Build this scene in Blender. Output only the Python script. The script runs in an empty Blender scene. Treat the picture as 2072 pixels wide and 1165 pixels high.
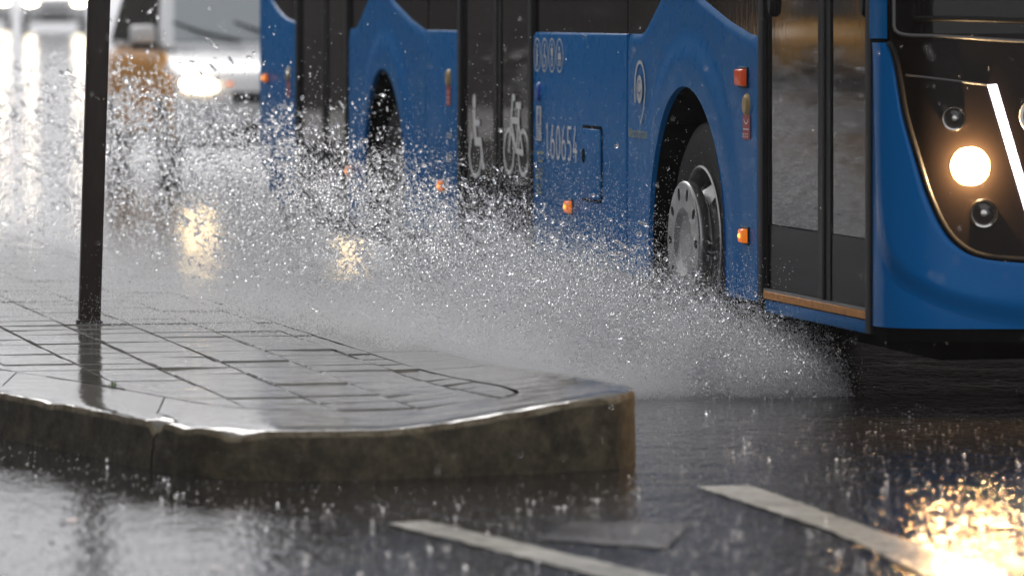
import bpy, bmesh, math, random
import numpy as np
from mathutils import Vector, Matrix, noise as mnoise

random.seed(7)
rng = np.random.default_rng(11)
R = math.radians
scn = bpy.context.scene
COL = scn.collection

# ------------------------------------------------------------------ camera
cam_d = bpy.data.cameras.new('camera')
cam = bpy.data.objects.new('camera', cam_d)
COL.objects.link(cam)
cam.location = (0, 0, 1.40)
cam.rotation_euler = (R(90), 0, 0)
cam_d.sensor_width = 36
cam_d.lens = 172.4
cam_d.shift_y = -0.2715
cam_d.clip_start = 0.1
cam_d.clip_end = 2000
cam_d.dof.use_dof = True
cam_d.dof.focus_distance = 18.6
cam_d.dof.aperture_fstop = 3.2
scn.camera = cam

# ------------------------------------------------------------------ sky and sun (overcast, rain)
SUN_EL, SUN_AZ = 32, -12          # azimuth from +Y, negative = towards the left
world = bpy.data.worlds.new('World')
scn.world = world
world.use_nodes = True
wn = world.node_tree
wn.nodes.clear()
sky = wn.nodes.new('ShaderNodeTexSky')
sky.sky_type = 'NISHITA'
sky.sun_disc = False
sky.sun_elevation = R(SUN_EL)
sky.sun_rotation = R(SUN_AZ)
sky.air_density = 1.0
sky.dust_density = 2.0
sky.ozone_density = 1.0
hs = wn.nodes.new('ShaderNodeHueSaturation')
hs.inputs['Saturation'].default_value = 0.10
hs.inputs['Value'].default_value = 1.0
bg = wn.nodes.new('ShaderNodeBackground')
bg.inputs['Strength'].default_value = 0.15
wo = wn.nodes.new('ShaderNodeOutputWorld')
wn.links.new(sky.outputs[0], hs.inputs['Color'])
tint = wn.nodes.new('ShaderNodeMix')
tint.data_type = 'RGBA'
tint.blend_type = 'MULTIPLY'
tint.inputs[0].default_value = 1.0
tint.inputs[7].default_value = (0.95, 0.98, 1.06, 1)
wn.links.new(hs.outputs[0], tint.inputs[6])
cloud = wn.nodes.new('ShaderNodeMix')      # even layer of rain cloud over the clear-sky glow
cloud.data_type = 'RGBA'
cloud.inputs[0].default_value = 0.90
cloud.inputs[7].default_value = (6.1, 6.1, 6.3, 1)
wn.links.new(tint.outputs[2], cloud.inputs[6])
wn.links.new(cloud.outputs[2], bg.inputs['Color'])
wn.links.new(bg.outputs[0], wo.inputs['Surface'])

sun_d = bpy.data.lights.new('sun', 'SUN')
sun_d.energy = 1.4
sun_d.angle = R(25)
sun_d.color = (1.0, 0.96, 0.92)
sun = bpy.data.objects.new('sun', sun_d)
COL.objects.link(sun)
sd = Vector((math.sin(R(SUN_AZ)) * math.cos(R(SUN_EL)), math.cos(R(SUN_AZ)) * math.cos(R(SUN_EL)), math.sin(R(SUN_EL))))
sun.rotation_euler = sd.to_track_quat('Z', 'Y').to_euler()
sun.location = sd * 60

scn.view_settings.view_transform = 'Standard'
scn.view_settings.look = 'None'
scn.view_settings.exposure = 0.0
scn.view_settings.gamma = 1.0
cy = scn.cycles
cy.use_denoising = True
try:
    cy.denoiser = 'OPENIMAGEDENOISE'
    cy.denoising_input_passes = 'RGB_ALBEDO_NORMAL'
    cy.denoising_prefilter = 'ACCURATE'
except Exception:
    pass
cy.max_bounces = 14
cy.transmission_bounces = 12
cy.transparent_max_bounces = 24
cy.glossy_bounces = 5
cy.diffuse_bounces = 8
cy.volume_bounces = 0
cy.sample_clamp_indirect = 14.0
cy.sample_clamp_direct = 0.0
cy.blur_glossy = 0.3


# ------------------------------------------------------------------ materials
def mat(name, base=(0.5, 0.5, 0.5), rough=0.5, metal=0.0, ior=1.45, coat=0.0, emit=None, estr=0.0, trans=0.0):
    m = bpy.data.materials.new(name)
    m.use_nodes = True
    p = m.node_tree.nodes['Principled BSDF']
    p.inputs['Base Color'].default_value = (*base, 1)
    p.inputs['Roughness'].default_value = rough
    p.inputs['Metallic'].default_value = metal
    p.inputs['IOR'].default_value = ior
    p.inputs['Coat Weight'].default_value = coat
    p.inputs['Coat Roughness'].default_value = 0.06
    p.inputs['Transmission Weight'].default_value = trans
    if emit:
        p.inputs['Emission Color'].default_value = (*emit, 1)
        p.inputs['Emission Strength'].default_value = estr
    return m


def N(m, kind, **kw):
    n = m.node_tree.nodes.new(kind)
    for k, v in kw.items():
        if hasattr(n, k):
            setattr(n, k, v)
    return n


def L(m, a, b):
    m.node_tree.links.new(a, b)


def coord(m, scale=(1, 1, 1), rot=(0, 0, 0), space='Object'):
    tc = N(m, 'ShaderNodeTexCoord')
    mp = N(m, 'ShaderNodeMapping')
    mp.inputs['Scale'].default_value = scale
    mp.inputs['Rotation'].default_value = rot
    L(m, tc.outputs[space], mp.inputs['Vector'])
    return mp.outputs[0]


def ntex(m, vec, scale, detail=4, rough=0.55, dist=0.0):
    n = N(m, 'ShaderNodeTexNoise')
    n.inputs['Scale'].default_value = scale
    n.inputs['Detail'].default_value = detail
    n.inputs['Roughness'].default_value = rough
    n.inputs['Distortion'].default_value = dist
    L(m, vec, n.inputs['Vector'])
    return n.outputs['Fac']


def ramp(m, fac, stops):
    r = N(m, 'ShaderNodeValToRGB')
    e = r.color_ramp.elements
    e[0].position, e[0].color = stops[0][0], (*stops[0][1], 1)
    e[1].position, e[1].color = stops[1][0], (*stops[1][1], 1)
    for pos, c in stops[2:]:
        x = e.new(pos)
        x.color = (*c, 1)
    L(m, fac, r.inputs['Fac'])
    return r.outputs['Color']


def bump(m, h, dist, strength=1.0, prev=None):
    b = N(m, 'ShaderNodeBump')
    b.inputs['Distance'].default_value = dist
    b.inputs['Strength'].default_value = strength
    L(m, h, b.inputs['Height'])
    if prev is not None:
        L(m, prev, b.inputs['Normal'])
    return b.outputs['Normal']


def bsdf(m):
    return m.node_tree.nodes['Principled BSDF']


M = {}
# bus paint with road film
m = mat('blue_paint', (0.010, 0.095, 0.36), 0.28, coat=0.03)
v = coord(m)
dirt = ntex(m, coord(m, (1.5, 1.5, 0.5)), 5.0, 6, 0.65)
c = ramp(m, dirt, [(0.35, (0.001, 0.148, 0.45)), (0.75, (0.003, 0.150, 0.41))])
L(m, c, bsdf(m).inputs['Base Color'])
rr = ramp(m, ntex(m, v, 14, 5), [(0.3, (0.2,) * 3), (0.7, (0.42,) * 3)])
L(m, rr, bsdf(m).inputs['Roughness'])
beads = ntex(m, v, 120, 2)
L(m, bump(m, beads, 0.0012, 0.5), bsdf(m).inputs['Coat Normal'])
M['blue'] = m
m = mat('blue_paint_front_lit', (0.001, 0.160, 0.50), 0.22, coat=0.10)  # same bus blue made brighter: front light put into the base colour
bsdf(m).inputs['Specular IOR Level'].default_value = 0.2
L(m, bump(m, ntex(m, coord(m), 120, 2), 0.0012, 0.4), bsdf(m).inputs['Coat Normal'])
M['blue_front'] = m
m = mat('wet_dark_glass', (0.008, 0.007, 0.006), 0.06, ior=1.42)
L(m, bump(m, ntex(m, coord(m, (1, 1, .35)), 26, 4), 0.0012, 0.35), bsdf(m).inputs['Normal'])
L(m, ramp(m, ntex(m, coord(m, (1, 1, .4)), 8, 5), [(0.35, (0.03,) * 3), (0.8, (0.16,) * 3)]), bsdf(m).inputs['Roughness'])
M['glass'] = m
m = mat('door_glass', (0.022, 0.020, 0.018), 0.04, ior=1.55)
L(m, bump(m, ntex(m, coord(m, (1, 1, .5)), 16, 3), 0.0003, 0.25), bsdf(m).inputs['Normal'])
M['dglass'] = m
M['lowglass'] = mat('dark_lower_glass', (0.006, 0.005, 0.005), 0.15, ior=1.2)
bsdf(M['lowglass']).inputs['Specular IOR Level'].default_value = 0.2
def spec(m, v):
    bsdf(m).inputs['Specular IOR Level'].default_value = v
    return m


M['rubber'] = mat('black_rubber', (0.012, 0.011, 0.011), 0.45)
M['matte'] = mat('matte_black', (0.006, 0.006, 0.006), 0.9)
m = mat('tyre_rubber', (0.015, 0.015, 0.015), 0.6)
L(m, bump(m, ntex(m, coord(m), 60, 3), 0.004, 0.5), bsdf(m).inputs['Normal'])
M['tyre'] = m
m = mat('steel_rim', (0.42, 0.41, 0.40), 0.30, metal=0.85)
L(m, ramp(m, ntex(m, coord(m), 7, 6, .7), [(0.30, (0.24, .235, .23)), (0.75, (0.46, .455, .45))]), bsdf(m).inputs['Base Color'])
M['rim'] = m
m = mat('black_mask', (0.012, 0.008, 0.006), 0.28, coat=0.08)
L(m, bump(m, ntex(m, coord(m), 90, 2), 0.001, 0.3), bsdf(m).inputs['Normal'])
M['mask'] = m
bsdf(m).inputs['Specular IOR Level'].default_value = 0.15
M['seal'] = mat('grey_seal', (0.16, 0.155, 0.15), 0.35)
spec(M['rubber'], 0.22); spec(M['matte'], 0.05); spec(M['tyre'], 0.2); spec(M['blue'], 0.07)
M['amber'] = mat('amber_lens', (0.75, 0.16, 0.01), 0.15, emit=(1.0, 0.22, 0.01), estr=0.5)
M['amber_bulb'] = mat('amber_bulb', (1, .4, .05), 0.3, emit=(1.0, 0.36, 0.05), estr=3.0)
M['orange_red'] = mat('orange_red_lens', (0.62, 0.075, 0.012), 0.18, emit=(1.0, 0.10, 0.01), estr=0.12)
m = mat('orange_sill', (0.62, 0.24, 0.03), 0.55)
L(m, ramp(m, ntex(m, coord(m), 18, 6, .7), [(0.3, (0.30, .11, .015)), (0.55, (0.62, .25, .03))]), bsdf(m).inputs['Base Color'])
M['sill'] = m
M['white'] = mat('white_vinyl', (0.78, 0.79, 0.78), 0.5)
M['palevinyl'] = mat('worn_vinyl', (0.60, 0.62, 0.60), 0.55)
M['olive'] = mat('olive_vinyl', (0.36, 0.38, 0.22), 0.55)
M['red'] = mat('red_sticker', (0.45, 0.025, 0.03), 0.4)
M['button'] = mat('brass_button', (0.50, 0.36, 0.16), 0.35, metal=0.3)
M['chrome'] = mat('lamp_bezel', (0.62, 0.60, 0.57), 0.16, metal=1.0)
m = mat('lamp_lens', (0.95, 0.95, 0.95), 0.03, ior=1.45, trans=1.0)
M['lens'] = m
M['reflector'] = mat('lamp_reflector', (0.80, 0.78, 0.74), 0.35, metal=0.25)
M['headlight_on'] = mat('headlight_on', (1, 1, 1), 0.3, emit=(1.0, 0.88, 0.66), estr=40.0)
M['headlight_rim'] = mat('headlight_rim', (1, .8, .5), 0.3, emit=(1.0, 0.58, 0.18), estr=1.5)
M['headlight_bowl'] = mat('headlight_bowl', (.9, .6, .3), 0.4, emit=(1.0, 0.48, 0.12), estr=0.5)
M['led'] = mat('led_strip', (1, 1, 1), 0.3, emit=(0.90, 0.84, 1.0), estr=5.0)
M['carlight'] = mat('car_headlight_on', (1, 1, 1), 0.3, emit=(1.0, 0.72, 0.36), estr=34.0)
M['farlight'] = mat('far_headlight_on', (1, 1, 1), 0.3, emit=(1.0, 0.84, 0.62), estr=60.0)
M['roundel'] = mat('roundel_blue', (0.02, 0.10, 0.42), 0.3)
M['vanwhite'] = mat('van_white', (0.78, 0.79, 0.80), 0.3, coat=0.4)
M['taxiyellow'] = mat('taxi_yellow', (0.85, 0.40, 0.015), 0.3, coat=0.4)
M['vanorange'] = mat('taxi_orange', (0.72, 0.30, 0.015), 0.3, coat=0.4)
M['carglass'] = mat('car_glass', (0.34, 0.38, 0.40), 0.06, ior=1.5)  # pale base colour carries the sky reflection of the windscreens
M['cardark'] = mat('car_dark_glass', (0.018, 0.022, 0.018), 0.08, ior=1.45)
M['plastic'] = mat('black_plastic', (0.02, 0.02, 0.02), 0.5)
M['fargrey'] = mat('far_car_grey', (0.70, 0.71, 0.72), 0.4, coat=0.4)
M['plate'] = mat('licence_plate', (0.70, 0.70, 0.68), 0.45)

# post
m = mat('brown_black_post', (0.020, 0.013, 0.010), 0.35)
L(m, ramp(m, ntex(m, coord(m, (1, 1, .3)), 20, 5), [(0.3, (0.014, .009, .007)), (0.75, (0.035, .020, .014))]), bsdf(m).inputs['Base Color'])
L(m, bump(m, ntex(m, coord(m), 150, 2), 0.001, 0.4), bsdf(m).inputs['Normal'])
M['post'] = m

# wet asphalt: one glossy sheet of rain water over dark aggregate
def wet_surface(name, base_nodes, wave, rough_lo, rough_hi):
    m = mat(name, (0.03, 0.03, 0.03), 0.05, ior=1.35)
    v = coord(m)
    L(m, base_nodes(m, v), bsdf(m).inputs['Base Color'])
    big = ntex(m, coord(m, (1, 1, 1)), 2.2, 3, 0.5)
    mid = ntex(m, coord(m, (1, 0.34, 1)), 17, 3, 0.6, 0.5)
    fine = ntex(m, coord(m, (1, 0.55, 1)), 48, 2, 0.6)
    sx = N(m, 'ShaderNodeSeparateXYZ')
    L(m, v, sx.inputs[0])
    mr = N(m, 'ShaderNodeMapRange')
    mr.inputs['From Min'].default_value = -0.9
    mr.inputs['From Max'].default_value = 0.7
    mr.inputs['To Min'].default_value = 0.42
    mr.inputs['To Max'].default_value = 1.35
    L(m, sx.outputs['X'], mr.inputs['Value'])
    chop = mr.outputs[0]
    n1 = bump(m, big, 0.008 * wave, 1.0)
    n2 = bump(m, mid, 0.0062 * wave, 1.0, n1)
    n3 = bump(m, fine, 0.0032 * wave, 1.0, n2)
    for nn_ in (n1, n2, n3):
        L(m, chop, nn_.node.inputs['Strength'])
    L(m, n3, bsdf(m).inputs['Normal'])
    L(m, ramp(m, ntex(m, v, 1.1, 4), [(0.35, (rough_lo,) * 3), (0.65, (rough_hi,) * 3)]), bsdf(m).inputs['Roughness'])
    return m


def asphalt_base(m, v):
    return ramp(m, ntex(m, v, 30, 8, .8), [(0.3, (0.012, 0.011, 0.011)), (0.75, (0.042, 0.038, 0.036))])


M['road'] = wet_surface('wet_asphalt', asphalt_base, 1.0, 0.03, 0.10)


def line_base(m, v):
    return ramp(m, ntex(m, v, 9, 8, .75), [(0.30, (0.16, .15, .12)), (0.5, (0.46, .44, .38)), (0.75, (0.60, .58, .51))])


M['line'] = wet_surface('wet_road_paint', line_base, 0.5, 0.15, 0.3)


def patch_base(m, v):
    return ramp(m, ntex(m, v, 7, 8, .75), [(0.30, (0.03, .026, .022)), (0.7, (0.085, .07, .06))])


M['patch'] = wet_surface('wet_worn_paint', patch_base, 0.6, 0.15, 0.3)

# pavers
m = mat('wet_paver', (0.17, 0.17, 0.155), 0.08, ior=1.5)
v = coord(m, space='Object')
oi = N(m, 'ShaderNodeObjectInfo')
geo = N(m, 'ShaderNodeNewGeometry')
base = ramp(m, ntex(m, geo.outputs['Position'], 12, 6, .7), [(0.3, (0.10, 0.098, 0.086)), (0.7, (0.20, 0.195, 0.175))])
mixn = N(m, 'ShaderNodeMix', data_type='RGBA', blend_type='MULTIPLY')
mixn.inputs[0].default_value = 0.55
L(m, base, mixn.inputs[6])
L(m, ramp(m, oi.outputs['Random'], [(0.0, (0.35, .35, .33)), (1.0, (1.2, 1.2, 1.15))]), mixn.inputs[7])
L(m, mixn.outputs[2], bsdf(m).inputs['Base Color'])
n1 = bump(m, ntex(m, geo.outputs['Position'], 6, 3), 0.0030, 1.0)
n2 = bump(m, ntex(m, geo.outputs['Position'], 38, 3), 0.0007, 1.0, n1)
L(m, n2, bsdf(m).inputs['Normal'])
L(m, ramp(m, ntex(m, geo.outputs['Position'], 3, 5), [(0.3, (0.03,) * 3), (0.7, (0.10,) * 3)]), bsdf(m).inputs['Roughness'])
M['paver'] = m
M['joint'] = mat('dark_wet_joint', (0.020, 0.015, 0.012), 0.35)

# kerb concrete
m = mat('wet_kerb_concrete', (0.1, 0.09, 0.07), 0.3, ior=1.42)
geo = N(m, 'ShaderNodeNewGeometry')
P = geo.outputs['Position']
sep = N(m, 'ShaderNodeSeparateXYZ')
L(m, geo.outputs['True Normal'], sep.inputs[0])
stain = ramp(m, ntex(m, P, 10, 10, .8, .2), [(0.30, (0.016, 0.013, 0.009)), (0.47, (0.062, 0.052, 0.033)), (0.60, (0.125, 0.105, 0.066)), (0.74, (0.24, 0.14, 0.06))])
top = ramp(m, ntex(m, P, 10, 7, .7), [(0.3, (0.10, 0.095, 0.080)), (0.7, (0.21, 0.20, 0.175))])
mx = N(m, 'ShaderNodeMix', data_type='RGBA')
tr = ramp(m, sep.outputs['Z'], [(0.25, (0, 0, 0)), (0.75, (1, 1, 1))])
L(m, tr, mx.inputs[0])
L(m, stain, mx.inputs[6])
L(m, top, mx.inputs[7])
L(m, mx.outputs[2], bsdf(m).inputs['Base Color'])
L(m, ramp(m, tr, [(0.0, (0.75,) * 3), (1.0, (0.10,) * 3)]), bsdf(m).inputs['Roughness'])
n1 = bump(m, ntex(m, P, 45, 6, .7), 0.006, 0.8)
nmx = N(m, 'ShaderNodeMix', data_type='VECTOR')
L(m, tr, nmx.inputs[0])
L(m, n1, nmx.inputs[4])
L(m, bump(m, ntex(m, P, 9, 3), 0.0025, 1.0), nmx.inputs[5])
L(m, nmx.outputs[1], bsdf(m).inputs['Normal'])
M['kerb'] = m
m = mat('worn_kerb_edge', (0.3, 0.24, 0.15), 0.75)
bsdf(m).inputs['Specular IOR Level'].default_value = 0.2
g2 = N(m, 'ShaderNodeNewGeometry')
L(m, ramp(m, ntex(m, g2.outputs['Position'], 16, 7, .75), [(0.32, (0.06, 0.045, 0.027)), (0.48, (0.20, 0.165, 0.11)), (0.60, (0.30, 0.26, 0.19)), (0.72, (0.27, 0.12, 0.04))]), bsdf(m).inputs['Base Color'])
L(m, bump(m, ntex(m, g2.outputs['Position'], 60, 5, .7), 0.005, 0.8), bsdf(m).inputs['Normal'])
M['arris'] = m

# water drops
m = bpy.data.materials.new('water_drop')
m.use_nodes = True
nt = m.node_tree
nt.nodes.clear()
out = nt.nodes.new('ShaderNodeOutputMaterial')
gl = nt.nodes.new('ShaderNodeBsdfGlass')
gl.inputs['IOR'].default_value = 1.33
gl.inputs['Roughness'].default_value = 0.0
df = nt.nodes.new('ShaderNodeBsdfTranslucent')
df.inputs['Color'].default_value = (.95, .96, 1, 1)
mx = nt.nodes.new('ShaderNodeMixShader')
mx.inputs[0].default_value = 0.16
nt.links.new(gl.outputs[0], mx.inputs[1])
nt.links.new(df.outputs[0], mx.inputs[2])
nt.links.new(mx.outputs[0], out.inputs['Surface'])
M['drop'] = m
# fine white spray: froth of droplets far below pixel size
m = bpy.data.materials.new('fine_spray')
m.use_nodes = True
nt = m.node_tree
nt.nodes.clear()
out = nt.nodes.new('ShaderNodeOutputMaterial')
d1 = nt.nodes.new('ShaderNodeBsdfDiffuse')
d1.inputs['Color'].default_value = (.985, .99, 1.0, 1)
d2 = nt.nodes.new('ShaderNodeBsdfTranslucent')
d2.inputs['Color'].default_value = (.985, .99, 1.0, 1)
g1 = nt.nodes.new('ShaderNodeBsdfGlossy')
g1.inputs['Roughness'].default_value = 0.25
ma = nt.nodes.new('ShaderNodeMixShader')
ma.inputs[0].default_value = 0.70
mb = nt.nodes.new('ShaderNodeMixShader')
mb.inputs[0].default_value = 0.10
nt.links.new(d1.outputs[0], ma.inputs[1])
nt.links.new(d2.outputs[0], ma.inputs[2])
nt.links.new(ma.outputs[0], mb.inputs[1])
nt.links.new(g1.outputs[0], mb.inputs[2])
nt.links.new(mb.outputs[0], out.inputs['Surface'])
M['spray'] = m
m = mat('building_wall', (0.16, 0.13, 0.11), 0.8)
L(m, ramp(m, ntex(m, coord(m), 0.8, 5), [(0.3, (0.05, .04, .034)), (0.7, (0.085, .07, .06))]), bsdf(m).inputs['Base Color'])
M['wall'] = m
M['weed'] = mat('weed_green', (0.10, 0.20, 0.03), 0.5)
M['leaf'] = mat('fallen_leaf', (0.22, 0.06, 0.025), 0.35)


# ------------------------------------------------------------------ helpers
def mk(name, verts, faces, material, parent=None, smooth=False):
    me = bpy.data.meshes.new(name)
    me.from_pydata([tuple(v) for v in verts], [], faces)
    me.update()
    o = bpy.data.objects.new(name, me)
    COL.objects.link(o)
    if isinstance(material, (list, tuple)):
        for q in material:
            me.materials.append(q)
    else:
        me.materials.append(material)
    if smooth:
        for p in me.polygons:
            p.use_smooth = True
    if parent is not None:
        o.parent = parent
    return o


def from_bm(name, bm, material, parent=None, smooth=False, autos=None):
    me = bpy.data.meshes.new(name)
    bm.to_mesh(me)
    bm.free()
    o = bpy.data.objects.new(name, me)
    COL.objects.link(o)
    for q in (material if isinstance(material, (list, tuple)) else [material]):
        me.materials.append(q)
    for p in me.polygons:
        p.use_smooth = smooth
    if smooth and autos:
        me.set_sharp_from_angle(angle=R(autos))
    if parent is not None:
        o.parent = parent
    return o


def empty(name, loc, rotz=0.0):
    o = bpy.data.objects.new(name, None)
    COL.objects.link(o)
    o.location = loc
    o.rotation_euler = (0, 0, rotz)
    o.empty_display_size = 0.2
    return o


def tag(o, label, cat, group=None, kind=None):
    o['label'] = label
    o['category'] = cat
    if group:
        o['group'] = group
    if kind:
        o['kind'] = kind
    return o


def add_box(bm, x0, x1, y0, y1, z0, z1, bev=0.0, seg=2):
    r = bmesh.ops.create_cube(bm, size=1.0)
    vs = r['verts']
    for v in vs:
        v.co = Vector((x0 + (v.co.x + .5) * (x1 - x0), y0 + (v.co.y + .5) * (y1 - y0), z0 + (v.co.z + .5) * (z1 - z0)))
    if bev > 0:
        es = list({e for v in vs for e in v.link_edges})
        bmesh.ops.bevel(bm, geom=es, offset=bev, segments=seg, affect='EDGES', profile=0.5)


def box(name, x0, x1, y0, y1, z0, z1, material, parent=None, bev=0.0, seg=2):
    bm = bmesh.new()
    add_box(bm, x0, x1, y0, y1, z0, z1, bev, seg)
    return from_bm(name, bm, material, parent, smooth=bev > 0, autos=40 if bev > 0 else None)


def prism(name, poly, w0, w1, material, parent=None, bev=0.0):
    """poly in (s, z); extruded along local y from w0 (outside) to w1"""
    bm = bmesh.new()
    a = [bm.verts.new((p[0], w0, p[1])) for p in poly]
    f = bm.faces.new(a)
    r = bmesh.ops.extrude_face_region(bm, geom=[f])
    nv = [g for g in r['geom'] if isinstance(g, bmesh.types.BMVert)]
    for v_ in nv:
        v_.co.y = w1
    bmesh.ops.recalc_face_normals(bm, faces=bm.faces)
    if bev > 0:
        es = [e for e in bm.edges if abs(e.verts[0].co.y - w0) < 1e-6 and abs(e.verts[1].co.y - w0) < 1e-6]
        bmesh.ops.bevel(bm, geom=es, offset=bev, segments=3, affect='EDGES', profile=0.5)
    return from_bm(name, bm, material, parent, smooth=bev > 0, autos=40 if bev > 0 else None)


def tube(name, pts, r, material, parent=None, n=8):
    verts, faces = [], []
    P_ = [Vector(p) for p in pts]
    for i, p in enumerate(P_):
        d = (P_[min(i + 1, len(P_) - 1)] - P_[max(i - 1, 0)]).normalized()
        u = d.orthogonal().normalized() if i == 0 else (u - d * u.dot(d)).normalized()
        w_ = d.cross(u)
        for k in range(n):
            a = 2 * math.pi * k / n
            verts.append(p + (u * math.cos(a) + w_ * math.sin(a)) * r)
    for i in range(len(P_) - 1):
        for k in range(n):
            faces.append((i * n + k, i * n + (k + 1) % n, (i + 1) * n + (k + 1) % n, (i + 1) * n + k))
    faces.append(tuple(range(n))[::-1])
    faces.append(tuple((len(P_) - 1) * n + k for k in range(n)))
    return mk(name, verts, faces, material, parent, True)


def lathe(name, prof, material, parent=None, n=40, axis='y', smooth=True, loc=(0, 0, 0), autos=35):
    """prof: list of (radius, offset along axis)"""
    verts, faces = [], []
    for (r, h) in prof:
        for k in range(n):
            a = 2 * math.pi * k / n
            if axis == 'y':
                verts.append((r * math.cos(a), h, r * math.sin(a)))
            elif axis == 'x':
                verts.append((h, r * math.cos(a), r * math.sin(a)))
            else:
                verts.append((r * math.cos(a), r * math.sin(a), h))
    for i in range(len(prof) - 1):
        for k in range(n):
            faces.append((i * n + k, i * n + (k + 1) % n, (i + 1) * n + (k + 1) % n, (i + 1) * n + k))
    o = mk(name, verts, faces, material, parent, smooth)
    if smooth:
        bm = bmesh.new()
        bm.from_mesh(o.data)
        bmesh.ops.remove_doubles(bm, verts=bm.verts, dist=1e-5)
        bmesh.ops.recalc_face_normals(bm, faces=bm.faces)
        bm.to_mesh(o.data)
        bm.free()
        o.data.set_sharp_from_angle(angle=R(autos))
    o.location = loc
    return o


def sstep(a, b, x):
    t = min(1, max(0, (x - a) / (b - a)))
    return t * t * (3 - 2 * t)


def catmull(pts, step):
    out = []
    n = len(pts)
    for i in range(n - 1):
        p0 = np.array(pts[max(i - 1, 0)]); p1 = np.array(pts[i]); p2 = np.array(pts[i + 1]); p3 = np.array(pts[min(i + 2, n - 1)])
        k = max(2, int(np.linalg.norm(p2 - p1) / step))
        for j in range(k):
            t = j / k
            out.append(0.5 * ((2 * p1) + (-p0 + p2) * t + (2 * p0 - 5 * p1 + 4 * p2 - p3) * t * t + (-p0 + 3 * p1 - 3 * p2 + p3) * t ** 3))
    out.append(np.array(pts[-1], float))
    return out


def copy_tree(o, parent=None):
    c_ = o.copy()
    COL.objects.link(c_)
    c_.parent = parent
    for ch in o.children:
        k = copy_tree(ch, c_)
    return c_


# ------------------------------------------------------------------ road (rises gently in the distance)
def road_z(y):
    return 0.9 * sstep(55, 150, y) * 1.0


ys = [-30, -10, 0, 8, 12, 16, 20, 25, 30, 40, 50] + list(range(56, 152, 6)) + [160, 200, 300, 500, 900]
xs = [-600, -200, -60, -20, -8, 0, 8, 20, 60, 200, 600]
verts = [(x, y, road_z(y)) for y in ys for x in xs]
faces = []
nx = len(xs)
for j in range(len(ys) - 1):
    for i in range(nx - 1):
        faces.append((j * nx + i, j * nx + i + 1, (j + 1) * nx + i + 1, (j + 1) * nx + i))
road = mk('road', verts, faces, M['road'], None, True)
road['kind'] = 'structure'


def sheet(name, poly, z, material):
    jag = []
    for a, b in zip(poly, poly[1:] + poly[:1]):
        k = max(1, int(math.dist(a, b) / 0.03))
        for j in range(k):
            x, y = a[0] + (b[0] - a[0]) * j / k, a[1] + (b[1] - a[1]) * j / k
            jag.append((x + 0.010 * mnoise.noise(Vector((x * 14, y * 14, 1))) + 0.006 * mnoise.noise(Vector((x * 60, y * 60, 4))),
                        y + 0.022 * mnoise.noise(Vector((x * 12, y * 12, 7)))))
    poly = jag
    o = mk(name, [(x, y, z) for x, y in poly], [tuple(range(len(poly)))], material)
    o.parent = road
    return o


sheet('road_marking', [(-0.34, 13.35), (-0.235, 13.42), (0.36, 12.13), (0.75, 11.28), (0.60, 11.24), (0.205, 12.13)][::-1], 0.004, M['line'])
sheet('road_marking', [(0.535, 14.39), (0.70, 14.41), (0.997, 13.11), (1.30, 11.8), (1.15, 11.76), (1.02, 12.13), (0.846, 13.21)][::-1], 0.004, M['line'])
sheet('worn_road_marking', [(0.07, 12.95), (0.16, 13.42), (0.48, 13.34), (0.40, 12.72)][::-1], 0.004, M['patch'])

# ------------------------------------------------------------------ sidewalk corner with kerb
kp = [(-24, 27), (-14, 24), (-8, 21.6), (-4.6, 19.6), (-2.95, 18.1), (-2.1, 16.85), (-1.677, 16.06), (-1.388, 15.52), (-1.11, 14.97),
      (-0.90, 14.68), (-0.70, 14.60), (-0.43, 14.62), (-0.22, 14.70), (0.14, 14.86), (0.287, 14.95), (0.355, 15.06), (0.375, 15.20),
      (0.335, 15.45), (0.185, 16.06), (-0.135, 17.45), (-0.70, 19.8), (-1.35, 22.55), (-2.7, 28.3), (-4.1, 34.4), (-7.1, 47)]


def top_z(x, y):
    return 0.150 + 0.078 * sstep(-0.42, 0.40, x) * (1 - sstep(15.6, 18.5, y))


kin = [(-24, 28), (-14, 24.6), (-8, 22.2), (-4.4, 20.1), (-2.8, 18.75), (-2.05, 17.5), (-1.70, 16.92), (-1.42, 16.42), (-1.14, 15.88), (-0.95, 15.53),
       (-0.80, 15.38), (-0.58, 15.30), (-0.36, 15.28), (-0.13, 15.30), (-0.03, 15.36), (0.015, 15.43), (0.02, 15.50), (0.01, 15.62), (-0.08, 16.10),
       (-0.40, 17.40), (-0.97, 19.75), (-1.62, 22.5), (-2.97, 28.25), (-4.37, 34.3), (-7.4, 46.9)]
both = catmull([(a[0], a[1], b[0], b[1]) for a, b in zip(kp, kin)], 0.02)
rs = [both[0]]
for p in both[1:]:
    st = 0.03 if 14.3 < p[1] < 18.5 and p[0] > -2.3 else (0.10 if p[1] < 24 and p[0] > -3 else 0.5)
    if np.linalg.norm(p[:2] - rs[-1][:2]) >= st:
        rs.append(p)
path = [p[:2] for p in rs]
inner = [p[2:] for p in rs]
npth = len(path)
nrm = []
for i in range(npth):
    d = path[min(i + 1, npth - 1)] - path[max(i - 1, 0)]
    d = d / np.linalg.norm(d)
    nrm.append(np.array((d[1], -d[0])))      # outward (to the road)
sidewalk = None
# joint bed slab under the pavers
far_close = [(-9.5, 60), (-40, 60), (-40, 33)]
bed_poly = [(a[0], a[1]) for a in inner] + far_close
bm = bmesh.new()
vs = [bm.verts.new((x, y, 0.105)) for x, y in bed_poly]
f = bm.faces.new(vs)
bmesh.ops.triangulate(bm, faces=[f])
bmesh.ops.recalc_face_normals(bm, faces=bm.faces)
for f_ in bm.faces:
    if f_.normal.z < 0:
        f_.normal_flip()
sidewalk = from_bm('sidewalk', bm, M['joint'])
sidewalk['kind'] = 'structure'

# kerb stones
prof_n = 12


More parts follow.
